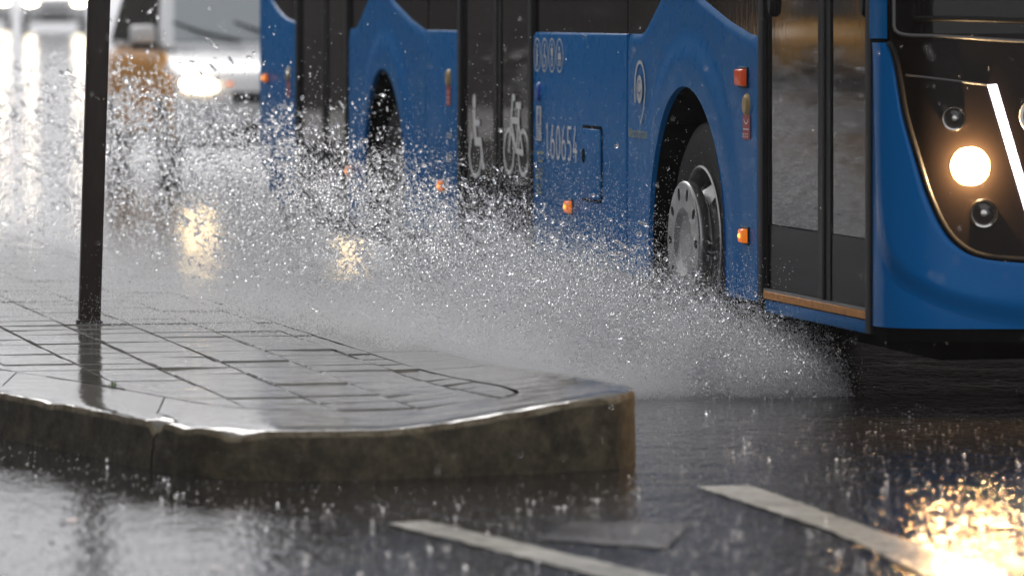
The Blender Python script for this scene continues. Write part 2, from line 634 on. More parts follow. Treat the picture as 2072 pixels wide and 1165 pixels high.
def kerb_section(i):
    p, n, q0 = path[i], nrm[i], inner[i]
    zt = top_z(p[0], p[1])
    pts = []
    # chips on the front arris
    chip = 0.0
    for cx, cyy, wd, dp in ((-1.09, 14.93, 0.026, 0.040), (-0.82, 14.63, 0.070, 0.020), (-0.99, 14.78, 0.05, 0.008), (0.05, 14.83, 0.06, 0.006), (0.30, 14.97, 0.05, 0.008), (-1.5, 15.7, 0.08, 0.008)):
        chip += dp * math.exp(-((p[0] - cx) ** 2 + (p[1] - cyy) ** 2) / wd ** 2)
    chip += 0.003 * max(0, mnoise.noise(Vector((p[0] * 11, p[1] * 11, 0)))) + 0.004 * max(0, mnoise.noise(Vector((p[0] * 37, p[1] * 37, 5))))
    rad = 0.006
    for f_ in (0.0, 0.35, 0.7):
        q = q0 + (p - q0) * f_
        pts.append((q[0], q[1], top_z(q[0], q[1]) - 0.001 + 0.0012 * mnoise.noise(Vector((q[0] * 7, q[1] * 7, 2)))))
    prof = [(-0.05 - chip * 1.6, zt - 0.0005 - chip * .2, .4), (-0.012 - chip, zt - 0.0015 - chip * .6, .5), (-rad * .35 - chip * .6, zt - rad * .45 - chip, .8),
            (-0.001 - chip * .25, zt - rad - chip * 1.1, 1), (0.001, zt - 0.022 - chip, 1), (0.002, zt - 0.06 - chip, 1), (0.004, zt * .45, 1), (0.006, 0.03, 1), (0.008, -0.05, 1)]
    for o_, z_, a in prof:
        q = p + n * o_
        j = mnoise.noise(Vector((q[0] * 26, q[1] * 26, z_ * 26))) * 0.0050 * a + mnoise.noise(Vector((q[0] * 6, q[1] * 6, z_ * 6 + 9))) * 0.006 * a
        q = q + n * j
        zz = z_ + (mnoise.noise(Vector((q[0] * 18, q[1] * 18, 3.3))) * 0.0022 * a if z_ > 0.05 else 0)
        pts.append((q[0], q[1], zz))
    return pts


# stones meet at fixed places along the corner
joints = [(-1.09, 14.93), (0.33, 15.47), (0.17, 16.10), (-0.04, 17.05), (-0.27, 18.0), (-0.50, 19.0), (-0.75, 20.0), (-1.7, 16.1), (-2.25, 17.05), (-2.9, 18.05)]
cuts = {0, npth - 1} | {min(range(npth), key=lambda i: (path[i][0] - a) ** 2 + (path[i][1] - b) ** 2) for a, b in joints}
run = 0.0
for i in range(1, npth):
    run += np.linalg.norm(path[i] - path[i - 1])
    if i in cuts:
        run = 0
    elif run > 1.0 and (path[i][1] > 20.3 or path[i][0] < -3.2):
        cuts.add(i)
        run = 0
cl_ = sorted(cuts)
stones = [list(range(a, b + 1)) for a, b in zip(cl_[:-1], cl_[1:])]
for sg in stones:
    if len(sg) < 2:
        continue
    verts, faces = [], []
    secs = [kerb_section(i) for i in sg]
    # small open joint at both ends
    for k, j in ((0, 1), (-1, -2)):
        a, b = np.array(secs[k]), np.array(secs[j])
        l_ = max(1e-4, np.linalg.norm(a[1] - b[1]))
        secs[k] = [tuple(v_) for v_ in a + (b - a) * min(0.4, 0.006 / l_)]
    for s_ in secs:
        verts += s_
    ns = len(secs)
    for i in range(ns - 1):
        for k in range(prof_n - 1):
            faces.append((i * prof_n + k, i * prof_n + k + 1, (i + 1) * prof_n + k + 1, (i + 1) * prof_n + k))
    faces.append(tuple(range(prof_n))[::-1])
    faces.append(tuple((ns - 1) * prof_n + k for k in range(prof_n)))
    o = mk('kerb_stone', verts, faces, [M['kerb'], M['arris']], sidewalk, True)
    for p_ in o.data.polygons[:(ns - 1) * (prof_n - 1)]:
        if p_.index % (prof_n - 1) in (5, 6):
            p_.material_index = 1
    bm = bmesh.new(); bm.from_mesh(o.data)
    bmesh.ops.recalc_face_normals(bm, faces=bm.faces)
    bm.to_mesh(o.data); bm.free()
    o.data.set_sharp_from_angle(angle=R(55))

# pavers: grid aligned with the roadside kerb
FW = np.array((0.2270, -0.9739)); IN = np.array((0.9739, 0.2270))     # bus heading / bus-left
PW, PL, GAP = 0.258, 0.268, 0.0045
bm = bmesh.new()
add_box(bm, -PW / 2 + GAP / 2, PW / 2 - GAP / 2, -PL / 2 + GAP / 2, PL / 2 - GAP / 2, -0.05, 0.0, 0.005, 1)
paver_me = bpy.data.meshes.new('paver')
bm.to_mesh(paver_me); bm.free()
paver_me.materials.append(M['paver'])
poly_in = [tuple(inner[i] - nrm[i] * 0.010) for i in range(npth)] + far_close
poly_out = [tuple(path[i]) for i in range(npth)] + far_close
QX_ = np.array([p[0] for p in poly_out]); QY_ = np.array([p[1] for p in poly_out])
PX_ = np.array([p[0] for p in poly_in]); PY_ = np.array([p[1] for p in poly_in])


def inside(x, y):
    x1, y1 = PX_, PY_
    x2, y2 = np.roll(PX_, -1), np.roll(PY_, -1)
    c_ = ((y1 > y) != (y2 > y)) & (x < (x2 - x1) * (y - y1) / (y2 - y1 + 1e-12) + x1)
    return (np.count_nonzero(c_) % 2) == 1


def on_walk(x, y):
    x1, y1, x2, y2 = QX_, QY_, np.roll(QX_, -1), np.roll(QY_, -1)
    c_ = ((y1 > y) != (y2 > y)) & (x < (x2 - x1) * (y - y1) / (y2 - y1 + 1e-12) + x1)
    return (np.count_nonzero(c_) % 2) == 1


org = np.array((-0.145, 15.30))
cand = []
for a in range(-90, 14):
    for b in range(-40, 6):
        off = 0.0
        cpos = org + FW * (a * PL) + IN * (b * PW + off)
        if cpos[1] > 33 or cpos[0] < -0.115 * cpos[1] - 3.4 or cpos[0] > 1:
            continue
        cs = [cpos + FW * (i * PL / 2) + IN * (j * PW / 2) for i, j in ((1, 1), (1, -1), (-1, -1), (-1, 1))]
        ins = [inside(*q) for q in cs]
        if not any(ins):
            continue
        cand.append((np.linalg.norm(cpos - np.array((0, 8))) + (100 if cpos[0] < -0.1044 * cpos[1] - 0.15 else 0), cpos, all(ins)))
cand.sort(key=lambda t: t[0])
ang = math.atan2(IN[1], IN[0])
far_v, far_f = [], []
cnt = 0


def clip_poly(cs):
    """clip the quad against the inner kerb line by keeping points inside (bisect along edges)"""
    out_ = []
    n_ = len(cs)
    for i in range(n_):
        a, b = cs[i], cs[(i + 1) % n_]
        ia, ib = inside(*a), inside(*b)
        if ia:
            out_.append(a)
        if ia != ib:
            lo, hi = (a, b) if ia else (b, a)
            lo, hi = np.array(lo), np.array(hi)
            for _ in range(14):
                md = (lo + hi) / 2
                if inside(*md):
                    lo = md
                else:
                    hi = md
            out_.append(lo)
    return out_


for dist, cpos, full in cand:
    z = top_z(*cpos) + random.uniform(-0.0030, 0.0022)
    tx, ty = random.gauss(0, 0.0045), random.gauss(0, 0.0035)
    # follow the ramp of the corner
    e = 0.05
    gx = (top_z(cpos[0] + e, cpos[1]) - top_z(cpos[0] - e, cpos[1])) / (2 * e)
    gy = (top_z(cpos[0], cpos[1] + e) - top_z(cpos[0], cpos[1] - e)) / (2 * e)
    if full and cnt < 300:
        o = bpy.data.objects.new('paver', paver_me)
        COL.objects.link(o)
        nz = Vector((-gx + tx, -gy + ty, 1)).normalized()
        q = Vector((0, 0, 1)).rotation_difference(nz)
        o.rotation_euler = (q @ Matrix.Rotation(ang, 4, 'Z').to_quaternion()).to_euler()
        o.location = (cpos[0], cpos[1], z)
        k_ = random.uniform(0.975, 1.0)
        o.scale = (k_, random.uniform(0.975, 1.0), 1)
        o.parent = sidewalk
        cnt += 1
        continue
    h = GAP / 2
    cs = [cpos + FW * (i * (PL / 2 - h)) + IN * (j * (PW / 2 - h)) for i, j in ((1, 1), (1, -1), (-1, -1), (-1, 1))]
    if not full:
        cs = clip_poly(cs)
        if len(cs) < 3:
            continue
    tops = [(q[0], q[1], z + (q[0] - cpos[0]) * (gx + tx) + (q[1] - cpos[1]) * (gy + ty)) for q in cs]
    n_ = len(tops)
    if cnt < 300 and dist < 11:
        vv = tops + [(a, b, c_ - 0.10) for a, b, c_ in tops]
        ff = [tuple(range(n_))] + [(i, i + n_, (i + 1) % n_ + n_, (i + 1) % n_) for i in range(n_)]
        o = mk('paver', vv, ff, M['paver'], sidewalk)
        bm = bmesh.new(); bm.from_mesh(o.data)
        bmesh.ops.recalc_face_normals(bm, faces=bm.faces)
        bm.to_mesh(o.data); bm.free()
        cnt += 1
        continue
    k = len(far_v)
    far_v += tops + [(a, b, c_ - 0.04) for a, b, c_ in tops]
    far_f.append(tuple(range(k, k + n_)))
    far_f += [(k + i, k + i + n_, k + (i + 1) % n_ + n_, k + (i + 1) % n_) for i in range(n_)]
if far_v:
    o = mk('far_pavers', far_v, far_f, M['paver'], sidewalk)
    o['kind'] = 'stuff'
    bm = bmesh.new(); bm.from_mesh(o.data)
    bmesh.ops.recalc_face_normals(bm, faces=bm.faces)
    bm.to_mesh(o.data); bm.free()
# plain paving out of the pattern's reach
bm = bmesh.new()
pv = [(-9.2, 46), (-39, 46), (-39, 34), (-22, 28), (-12, 24.5), (-7.5, 25), (-4.0, 33.6)]
pv = [(-4.05, 33.4), (-6.4, 45), (-39, 45), (-39, 34), (-22, 27.5), (-9.0, 23.0), (-6.0, 33.4)]
f = bm.faces.new([bm.verts.new((x, y, 0.148)) for x, y in pv])
if f.normal.z < 0:
    f.normal_flip()
bm.normal_update()
o = from_bm('paving_slab_field', bm, M['paver'], sidewalk)
o['kind'] = 'stuff'

# ------------------------------------------------------------------ post on the corner
post = empty('street_post', (-1.690, 19.6, 0.15))
box('shaft', -0.0435, 0.0435, -0.0435, 0.0435, -0.02, 3.3, M['post'], post, 0.006, 2)
box('cap', -0.05, 0.05, -0.05, 0.05, 3.3, 3.33, M['post'], post, 0.008, 2)
box('foot_collar', -0.052, 0.052, -0.052, 0.052, -0.01, 0.012, M['post'], post, 0.004, 1)
post.rotation_euler = (0, R(1.75), R(8))
tag(post, 'slim square dark brown steel post standing on the wet corner paving', 'post')

# ------------------------------------------------------------------ the blue bus
bus = empty('city_bus', (0.692, 19.40, 0.0), math.atan2(FW[1], FW[0]))
tag(bus, 'blue low-floor city bus numbered 160654 driving through deep water', 'bus')
bus['group'] = 'vehicles on the flooded street'
BW = 2.55
Z0 = 0.305      # skirt


def wave(s):
    return 0.0


def arch_panel(name, s0, s1, ac, hw, topl):
    """skirt panel with a wheel arch; topl: polyline of the window line from s0 to s1"""
    az, ah = 0.45, 0.647
    n = 72
    inn = []
    zlow = Z0
    # bottom-left, over the arch, bottom-right
    left = [(ac - hw * (1.02 if t < .5 else 1.0), zlow + (az - zlow) * t) for t in np.linspace(0, 1, 8)[:-1]]
    arc = [(ac - hw * math.cos(t), az + ah * math.sin(t)) for t in np.linspace(0, math.pi, n)]
    right = [(ac + hw * (1.02 if t > .5 else 1.0), az - (az - zlow) * t) for t in np.linspace(0, 1, 8)[1:]]
    inn = left + arc + right
    outer_pts = [(s0, zlow)] + [(s0, topl[0][1])] + topl[1:-1] + [(s1, topl[-1][1]), (s1, zlow)]
    # sample the outer line with matching parameter: by angle from arch centre
    op = []
    for a, b in zip(outer_pts[:-1], outer_pts[1:]):
        k = max(2, int(math.dist(a, b) / 0.02))
        for j in range(k):
            op.append((a[0] + (b[0] - a[0]) * j / k, a[1] + (b[1] - a[1]) * j / k))
    op.append(outer_pts[-1])
    def angle(p):
        return math.atan2(p[1] - zlow, p[0] - ac)
    oa = [(math.pi - angle(p)) for p in op]
    out = []
    for p in inn:
        aa = math.pi - math.atan2((p[1] - zlow), (p[0] - ac))
        j = min(range(len(op)), key=lambda q: abs(oa[q] - aa))
        # interpolate
        j0 = max(0, min(len(op) - 2, j if oa[j] <= aa else j - 1))
        t = (aa - oa[j0]) / max(1e-6, (oa[j0 + 1] - oa[j0]))
        t = min(1, max(0, t))
        out.append((op[j0][0] + (op[j0 + 1][0] - op[j0][0]) * t, op[j0][1] + (op[j0 + 1][1] - op[j0][1]) * t))
    nc = 26
    verts, faces = [], []
    for (a, b) in zip(inn, out):
        D = math.dist(a, b)
        # lip turned into the arch
        verts.append((a[0], 0.006, a[1]))
        verts.append((a[0], -0.014, a[1]))
        for k in range(nc):
            t = (k / (nc - 1)) ** 1.25
            p = (a[0] + (b[0] - a[0]) * t, a[1] + (b[1] - a[1]) * t)
            dd = D * t
            up = sstep(0.25, 0.75, (p[1] - 0.45) / 0.9)
            fl = 0.020 * (1 - sstep(0.10, 0.23, dd)) * (0.5 + 0.5 * up)
            eb = 0.012 * (1 - sstep(0.0, 0.014, D - dd))     # rounded rim
            verts.append((p[0], -fl + eb, p[1]))
        verts.append((b[0], 0.05, b[1]))
    R_ = nc + 3
    for i in range(len(inn) - 1):
        for k in range(R_ - 1):
            faces.append((i * R_ + k, (i + 1) * R_ + k, (i + 1) * R_ + k + 1, i * R_ + k + 1))
    o = mk(name, verts, faces, M['blue'], bus, True)
    bm = bmesh.new(); bm.from_mesh(o.data)
    bmesh.ops.recalc_face_normals(bm, faces=bm.faces)
    bm.to_mesh(o.data); bm.free()
    o.data.set_sharp_from_angle(angle=R(50))
    return o


# panels
front_panel = arch_panel('wheel_arch_panel', -0.952, 1.035, 0.03, 0.575,
           [(-0.952, 1.300), (-0.72, 1.300), (-0.66, 1.325), (-0.42, 1.45), (-0.30, 1.52), (-0.20, 1.545), (-0.08, 1.535), (0.186, 1.445), (0.60, 1.355), (0.90, 1.305), (1.035, 1.298)])
rear_panel = arch_panel('wheel_arch_panel', -6.895, -4.915, -5.90, 0.535,
           [(-6.895, 1.300), (-6.72, 1.300), (-6.66, 1.33), (-6.36, 1.47), (-6.22, 1.53), (-6.08, 1.545), (-5.96, 1.53), (-5.72, 1.44), (-5.30, 1.35), (-5.0, 1.303), (-4.915, 1.300)])
mid_panel = prism('side_panel', [(-2.635, Z0), (-0.962, Z0), (-0.962, 1.300), (-2.60, 1.300), (-2.635, 1.285)], 0.0, 0.05, M['blue'], bus, 0.012)
prism('side_panel', [(-4.905, Z0), (-4.175, Z0), (-4.175, 1.300), (-4.905, 1.300)], 0.0, 0.05, M['blue'], bus, 0.012)
prism('side_panel', [(-9.20, 0.33), (-8.90, 0.285), (-8.39, 0.27), (-8.39, 1.325), (-8.75, 1.355), (-9.0, 1.40), (-9.24, 1.47), (-9.40, 1.56), (-9.50, 1.70), (-9.50, 2.9), (-9.56, 2.88), (-9.565, 0.60), (-9.50, 0.46)], 0.0, 0.05, M['blue'], bus, 0.014)
# upper band and roof
prism('upper_band', [(-9.5, 2.42), (2.44, 2.42), (2.44, 2.86), (-9.5, 2.86)], 0.0, 0.05, M['blue'], bus, 0.012)
rb = bmesh.new()
add_box(rb, -9.53, 2.55, 0.004, BW - 0.004, 2.862, 3.02, 0.07, 4)
from_bm('roof', rb, M['blue'], bus, True, 40)
box('roof_unit', -8.6, -5.4, 0.35, BW - 0.35, 3.0, 3.28, M['blue'], bus, 0.05, 3)
prism('left_side', [(-9.5, Z0), (2.44, Z0), (2.44, 2.86), (-9.5, 2.86)], BW - 0.04, BW, M['blue'], bus)
box('rear_wall', -9.56, -9.50, 0.05, BW - 0.05, 0.40, 2.86, M['blue'], bus, 0.02, 2)
# inner dark shell around wheel housings
sb = bmesh.new()
add_box(sb, -9.48, 2.40, 0.10, BW - 0.06, 1.22, 2.84)
add_box(sb, -9.48, -6.55, 0.10, BW - 0.06, 0.29, 1.22)
add_box(sb, -5.25, -0.62, 0.10, BW - 0.06, 0.27, 1.22)
add_box(sb, 0.68, 2.40, 0.10, BW - 0.06, 0.29, 1.22)
add_box(sb, -6.55, -5.25, 0.72, BW - 0.72, 0.29, 1.22)
add_box(sb, -0.62, 0.68, 0.62, BW - 0.62, 0.29, 1.22)
from_bm('inner_shell', sb, M['matte'], bus)

ub = bmesh.new()  # low boxes added to stop light coming through under the bus
add_box(ub, -5.2, -0.72, 0.22, BW - 0.10, 0.11, 0.268)
add_box(ub, -9.2, -6.6, 0.22, BW - 0.10, 0.14, 0.288)
add_box(ub, 0.75, 2.30, 0.30, BW - 0.10, 0.17, 0.288)
from_bm('underbody_light_stop', ub, M['matte'], bus)

# side windows (each pane its own part) behind the blue peaks
panes = [(-9.49, -8.40), (-6.89, -5.92), (-5.90, -4.92), (-4.90, -4.18), (-2.63, -0.985), (-0.955, 0.30), (0.32, 1.03)]
for a, b in panes:
    box('side_window', a, b, 0.012, 0.035, 1.20, 2.418, M['glass'], bus, 0.004, 1)
for a in (-5.91, -4.91, -0.97, 0.31):
    box('window_pillar', a - 0.012, a + 0.012, 0.016, 0.06, 1.20, 2.418, M['rubber'], bus)


# doors
def door(s0, s1, split, icon=None, low=0.60):
    fr = bmesh.new()
    zt = 2.415
    add_box(fr, s0 - 0.002, s0 + 0.060, -0.008, 0.09, 0.275, zt, 0.005, 2)
    add_box(fr, s1 - 0.060, s1 + 0.002, -0.008, 0.09, 0.275, zt, 0.005, 2)
    add_box(fr, s0 + 0.06, s1 - 0.06, -0.008, 0.09, zt - 0.06, zt, 0.004, 1)
    dr = from_bm('door', fr, M['rubber'], bus, True, 40)
    leaves = [(s0 + 0.062, split - 0.004), (split + 0.004, s1 - 0.062)]
    for k, (a, b) in enumerate(leaves):
        lf = bmesh.new()
        ia, ib = (a + 0.015, b - 0.075) if k == 0 else (a + 0.075, b - 0.015)
        add_box(lf, a, ia, 0.006, 0.06, 0.36, zt - 0.065, 0.003, 1)
        add_box(lf, ib, b, 0.006, 0.06, 0.36, zt - 0.065, 0.003, 1)
        l_ = from_bm('door_leaf', lf, M['rubber'], dr, True, 40)
        box('door_glass', ia - 0.002, ib + 0.002, 0.012, 0.040, low + 0.002, zt - 0.08, M['dglass'], dr)
        box('lower_panel', ia - 0.002, ib + 0.002, 0.010, 0.040, 0.362, low - 0.002, M['lowglass'], dr)
    box('centre_seal', split - 0.022, split + 0.022, -0.002, 0.05, 0.358, zt - 0.07, M['rubber'], dr, 0.008, 2)
    return dr


d1 = door(1.045, 2.455, 1.857)
sl = box('door_sill', 1.108, 2.394, -0.006, 0.09, 0.322, 0.352, M['sill'], d1, 0.003, 1)
box('sill_trim', 1.108, 2.394, -0.004, 0.09, 0.3525, 0.360, M['seal'], d1)
box('sill_base', 1.108, 2.394, 0.0, 0.09, 0.272, 0.3195, M['blue'], d1, 0.006, 2)
d2 = door(-4.17, -2.645, -3.381)
box('door_sill', -4.107, -2.708, 0.0, 0.09, 0.29, 0.352, M['rubber'], d2, 0.004, 1)
d3 = door(-8.385, -6.905, -7.58)
box('door_sill', -8.322, -6.968, 0.0, 0.09, 0.28, 0.352, M['rubber'], d3, 0.004, 1)
for s_ in (1.20, 2.36):
    o = lathe('door_hinge', [(0.0, -0.012), (0.018, -0.010), (0.022, 0.0), (0.022, 0.03)], M['rubber'], d1, 16, 'y', True, (s_, 0.0, 1.43))
    o.scale = (1, 1, 2.6)


# flat print: strokes on the side plane (s, z)
class Print:
    def __init__(self, w=-0.004):
        self.v, self.f, self.w, self.k = [], [], w, 0

    def layer(self):
        self.k += 1
        return self.w - 0.00025 * self.k

    def poly(self, pts):
        w = self.layer()
        n = len(self.v)
        self.v += [(p[0], w, p[1]) for p in pts]
        self.f.append(tuple(range(n, n + len(pts))))

    def line(self, pts, wd):
        for a, b in zip(pts[:-1], pts[1:]):
            d = Vector((b[0] - a[0], b[1] - a[1]))
            if d.length < 1e-6:
                continue
            d.normalize()
            q = Vector((-d.y, d.x)) * wd / 2
            e = d * wd * 0.25
            self.poly([(a[0] - q.x - e.x, a[1] - q.y - e.y), (b[0] - q.x + e.x, b[1] - q.y + e.y), (b[0] + q.x + e.x, b[1] + q.y + e.y), (a[0] + q.x - e.x, a[1] + q.y - e.y)])

    def ring(self, c, ra, rb, wd, a0=0, a1=360, n=40, wd2=None):
        w = self.layer()
        k0 = len(self.v)
        for i in range(n + 1):
            t = R(a0 + (a1 - a0) * i / n)
            ww = wd if wd2 is None else wd + (wd2 - wd) * i / n
            for rr_ in (-ww / 2, ww / 2):
                self.v.append((c[0] + (ra + rr_) * math.cos(t), w, c[1] + (rb + rr_) * math.sin(t)))
        for i in range(n):
            self.f.append((k0 + 2 * i, k0 + 2 * i + 1, k0 + 2 * i + 3, k0 + 2 * i + 2))

    def disc(self, c, ra, rb, n=28):
        self.poly([(c[0] + ra * math.cos(2 * math.pi * i / n), c[1] + rb * math.sin(2 * math.pi * i / n)) for i in range(n)])

    def build(self, name, material, parent):
        return mk(name, self.v, self.f, material, parent)


def text(name, body, s, z, size, material, parent, w=-0.003, sx=1.0, wide=None):
    cu = bpy.data.curves.new(name, 'FONT')
    cu.body = body
    cu.size = size
    cu.extrude = 0.0003
    to = bpy.data.objects.new(name, cu)
    COL.objects.link(to)
    dg = bpy.context.evaluated_depsgraph_get()
    me = bpy.data.meshes.new_from_object(to.evaluated_get(dg))
    bpy.data.objects.remove(to)
    bpy.data.curves.remove(cu)
    co = np.array([v_.co[:] for v_ in me.vertices])
    if len(co):
        x0, x1 = co[:, 0].min(), co[:, 0].max()
        k = (wide / (x1 - x0)) if wide else sx
        for v_ in me.vertices:
            v_.co = Vector((s + (v_.co.x - x0) * k, w - v_.co.z, z + v_.co.y))
    me.materials.clear()
    me.materials.append(material)
    o = bpy.data.objects.new(name, me)
    COL.objects.link(o)
    o.parent = parent
    return o


# the fleet number in spaced condensed digits
def digit(ch, s0, z0, w, h, wd):
    pr = Print(-0.004)
    cx, r = s0 + w / 2, w / 2 - wd / 2
    q = h * 0.30
    if ch == '1':
        pr.line([(cx + .004, z0), (cx + .004, z0 + h)], wd)
        pr.line([(cx - .014, z0 + h - .018), (cx + .004, z0 + h - .004)], wd * .8)
    elif ch == '0':
        pr.ring((cx, z0 + h / 2), r, h / 2 - wd / 2, wd)
    elif ch == '6':
        pr.ring((cx, z0 + q), r, q - wd / 2, wd)
        pr.line([(cx - r, z0 + q), (cx - r * .8, z0 + h * .60), (cx - r * .1, z0 + h * .86), (cx + r * .35, z0 + h - .003)], wd)
    elif ch == '5':
        pr.line([(cx + r, z0 + h - wd / 2), (cx - r * .8, z0 + h - wd / 2), (cx - r * .9, z0 + h * .52)], wd)
        pr.ring((cx - r * .1, z0 + h * .30), r, h * .30 - wd / 2, wd, 125, -130)
    else:
        pr.line([(cx + r * .1, z0 + h), (cx - r, z0 + h * .30), (cx + r * 1.1, z0 + h * .30)], wd)
        pr.line([(cx + r * .5, z0 + h * .55), (cx + r * .5, z0)], wd)
    pr.build('fleet_number_digit', M['white'], mid_panel)


for i, ch in enumerate('160654'):
    digit(ch, -2.385 + i * 0.103, 0.742, 0.078, 0.152, 0.013)
text('operator_name', 'Мосгортранс', -0.905, 0.874, 0.052, M['olive'], front_panel, -0.004, wide=0.35)

# operator emblem: disc in an open loop with a tail
pr = Print(-0.004)
lc = (-0.722, 1.082)
pr.ring(lc, 0.082, 0.103, 0.018, 188, -28, 48, 0.012)
pr.line([(lc[0] - 0.0815, lc[1] - 0.012), (lc[0] - 0.076, lc[1] - 0.062)], 0.014)
tail = [(lc[0] + 0.074, lc[1] - 0.046), (lc[0] + 0.066, lc[1] - 0.075), (lc[0] + 0.050, lc[1] - 0.105), (lc[0] + 0.030, lc[1] - 0.130), (lc[0] + 0.012, lc[1] - 0.146)]
pr.line(tail, 0.012)
pr.disc((lc[0] - 0.002, lc[1] - 0.008), 0.046, 0.058)
pr.build('operator_emblem', M['palevinyl'], front_panel)
pr = Print(-0.0075)
pr.ring((lc[0], lc[1]), 0.022, 0.026, 0.006, 40, 300)
pr.line([(lc[0] - 0.028, lc[1] - 0.020), (lc[0] + 0.014, lc[1] - 0.026), (lc[0] + 0.030, lc[1] - 0.010)], 0.006)
pr.line([(lc[0] - 0.012, lc[1] - 0.026), (lc[0] - 0.012, lc[1] - 0.042)], 0.006)
pr.line([(lc[0] + 0.010, lc[1] - 0.026), (lc[0] + 0.010, lc[1] - 0.042)], 0.006)
pr.build('emblem_detail', M['roundel'], front_panel)

# row of four oval pictograms
for k, s_ in enumerate((-2.534, -2.395, -2.255, -2.115)):
    c_ = (s_, 1.199)
    pr = Print(-0.004)
    pr.ring(c_, 0.060, 0.072, 0.008)
    x, z = c_
    if k == 0:
        pr.disc((x, z + 0.040), 0.011, 0.011)
        pr.line([(x - 0.004, z + 0.020), (x - 0.004, z - 0.045)], 0.022)
    elif k == 1:
        pr.disc((x + 0.004, z + 0.042), 0.010, 0.010)
        pr.line([(x + 0.002, z + 0.028), (x + 0.004, z - 0.006), (x + 0.026, z - 0.008), (x + 0.030, z - 0.03)], 0.013)
        pr.ring((x - 0.004, z - 0.024), 0.026, 0.026, 0.008, 100, 350)
    elif k == 2:
        pr.disc((x, z + 0.046), 0.009, 0.009)
        pr.poly([(x - 0.024, z + 0.032), (x + 0.024, z + 0.032), (x + 0.013, z - 0.006), (x - 0.013, z - 0.006)])
        pr.ring((x, z - 0.030), 0.015, 0.017, 0.009)
    else:
        pr.disc((x - 0.006, z + 0.030), 0.011, 0.011)
        pr.poly([(x - 0.026, z + 0.010), (x + 0.018, z + 0.014), (x + 0.034, z - 0.018), (x - 0.034, z - 0.018)])
        pr.ring((x - 0.012, z - 0.034), 0.010, 0.010, 0.006)
        pr.ring((x + 0.018, z - 0.034), 0.010, 0.010, 0.006)
    pr.build('oval_pictogram', M['palevinyl'], mid_panel)

# narrow white notice with a small figure, and faded small print below it
pr = Print(-0.004)
pr.poly([(-2.553, 0.817), (-2.458, 0.817), (-2.458, 0.971), (-2.553, 0.971)])
pr.build('white_notice', M['palevinyl'], mid_panel)
pr = Print(-0.006)
pr.line([(-2.553, 0.880), (-2.458, 0.880)], 0.006)
pr.poly([(-2.525, 0.892), (-2.490, 0.892), (-2.482, 0.925), (-2.512, 0.945), (-2.525, 0.920)])
pr.disc((-2.500, 0.952), 0.012, 0.010)
for zz in (0.866, 0.854, 0.842, 0.830):
    pr.line([(-2.540, zz), (-2.472, zz)], 0.0045)
pr.build('notice_print', M['roundel'], mid_panel)
pr = Print(-0.004)
for zz, ww in ((0.765, 1), (0.742, .6), (0.728, .8), (0.690, .9), (0.672, .7), (0.655, .8), (0.620, .9), (0.602, .8), (0.588, .6)):
    for j in range(4):
        a = -2.545 + j * 0.033
        if random.random() < ww:
            pr.line([(a, zz), (a + 0.024, zz)], 0.010)
pr.build('faded_small_print', M['olive'], mid_panel)['kind'] = 'stuff'
pr = Print(-0.004)
for zz in (0.80, 0.785, 0.70, 0.685, 0.67):
    for j in range(3):
        pr.line([(-4.42 + j * 0.04, zz), (-4.39 + j * 0.04, zz)], 0.009)
pr.build('faded_small_print', M['palevinyl'], [o for o in bus.children if o.name.startswith('side_panel')][1])['kind'] = 'stuff'

# wheelchair and bicycle pictograms on the middle door
pr = Print(0.009)
pr.disc((-3.828, 0.966), 0.034, 0.036)
pr.line([(-3.825, 0.915), (-3.815, 0.845), (-3.790, 0.775)], 0.055)
pr.line([(-3.81, 0.868), (-3.715, 0.868)], 0.030)
pr.line([(-3.80, 0.780), (-3.685, 0.780), (-3.635, 0.665)], 0.040)
pr.line([(-3.64, 0.665), (-3.60, 0.668)], 0.030)
pr.ring((-3.795, 0.722), 0.125, 0.105, 0.022, 118, 372)
pr.build('wheelchair_pictogram', M['white'], d2).location.x = -0.045
pr = Print(0.009)
zc = 0.752
pr.ring((-3.105, zc), 0.098, 0.098, 0.022, n=48)
pr.ring((-2.815, zc), 0.098, 0.098, 0.022, n=48)
pr.line([(-3.105, zc), (-3.050, 0.905), (-3.025, 1.000)], 0.024)
pr.line([(-3.030, 1.000), (-2.985, 0.998)], 0.030)
pr.line([(-3.055, 0.895), (-2.895, 0.895)], 0.030)
pr.line([(-2.900, 0.960), (-2.905, 0.890), (-2.950, 0.765)], 0.022)
pr.line([(-2.945, 0.965), (-2.860, 0.965)], 0.030)
pr.line([(-3.050, 0.890), (-2.955, 0.765)], 0.022)
pr.line([(-2.960, 0.760), (-2.815, 0.752)], 0.026)
pr.line([(-2.895, 0.880), (-2.815, zc)], 0.020)
pr.build('bicycle_pictogram', M['white'], d2).location.x = -0.045


# marker lamps
def marker(s, z, w=0.034, h=0.05, glow=True, material='amber', par=bus):
    b = box('marker_lamp', s - w, s + w, -0.026, 0.004, z - h / 2, z + h / 2, M[material], par, 0.009, 3)
    box('lamp_base', s - w - 0.008, s + w + 0.008, -0.006, 0.004, z - h / 2 - 0.008, z + h / 2 + 0.008, M['rubber'], b, 0.002, 1)
    if glow:
        lathe('bulb', [(0.0, -0.008), (0.006, -0.006), (0.010, 0.0), (0.0, 0.006)], M['amber_bulb'], b, 12, 'y', True, (s - 0.004, -0.026, z))


for s_ in (0.859, -1.924, -4.518, -6.805):
    marker(s_, 0.545, 0.036, 0.052)
marker(-9.305, 1.004, 0.03, 0.045)
marker(0.825, 1.143, 0.055, 0.064, False, 'orange_red')

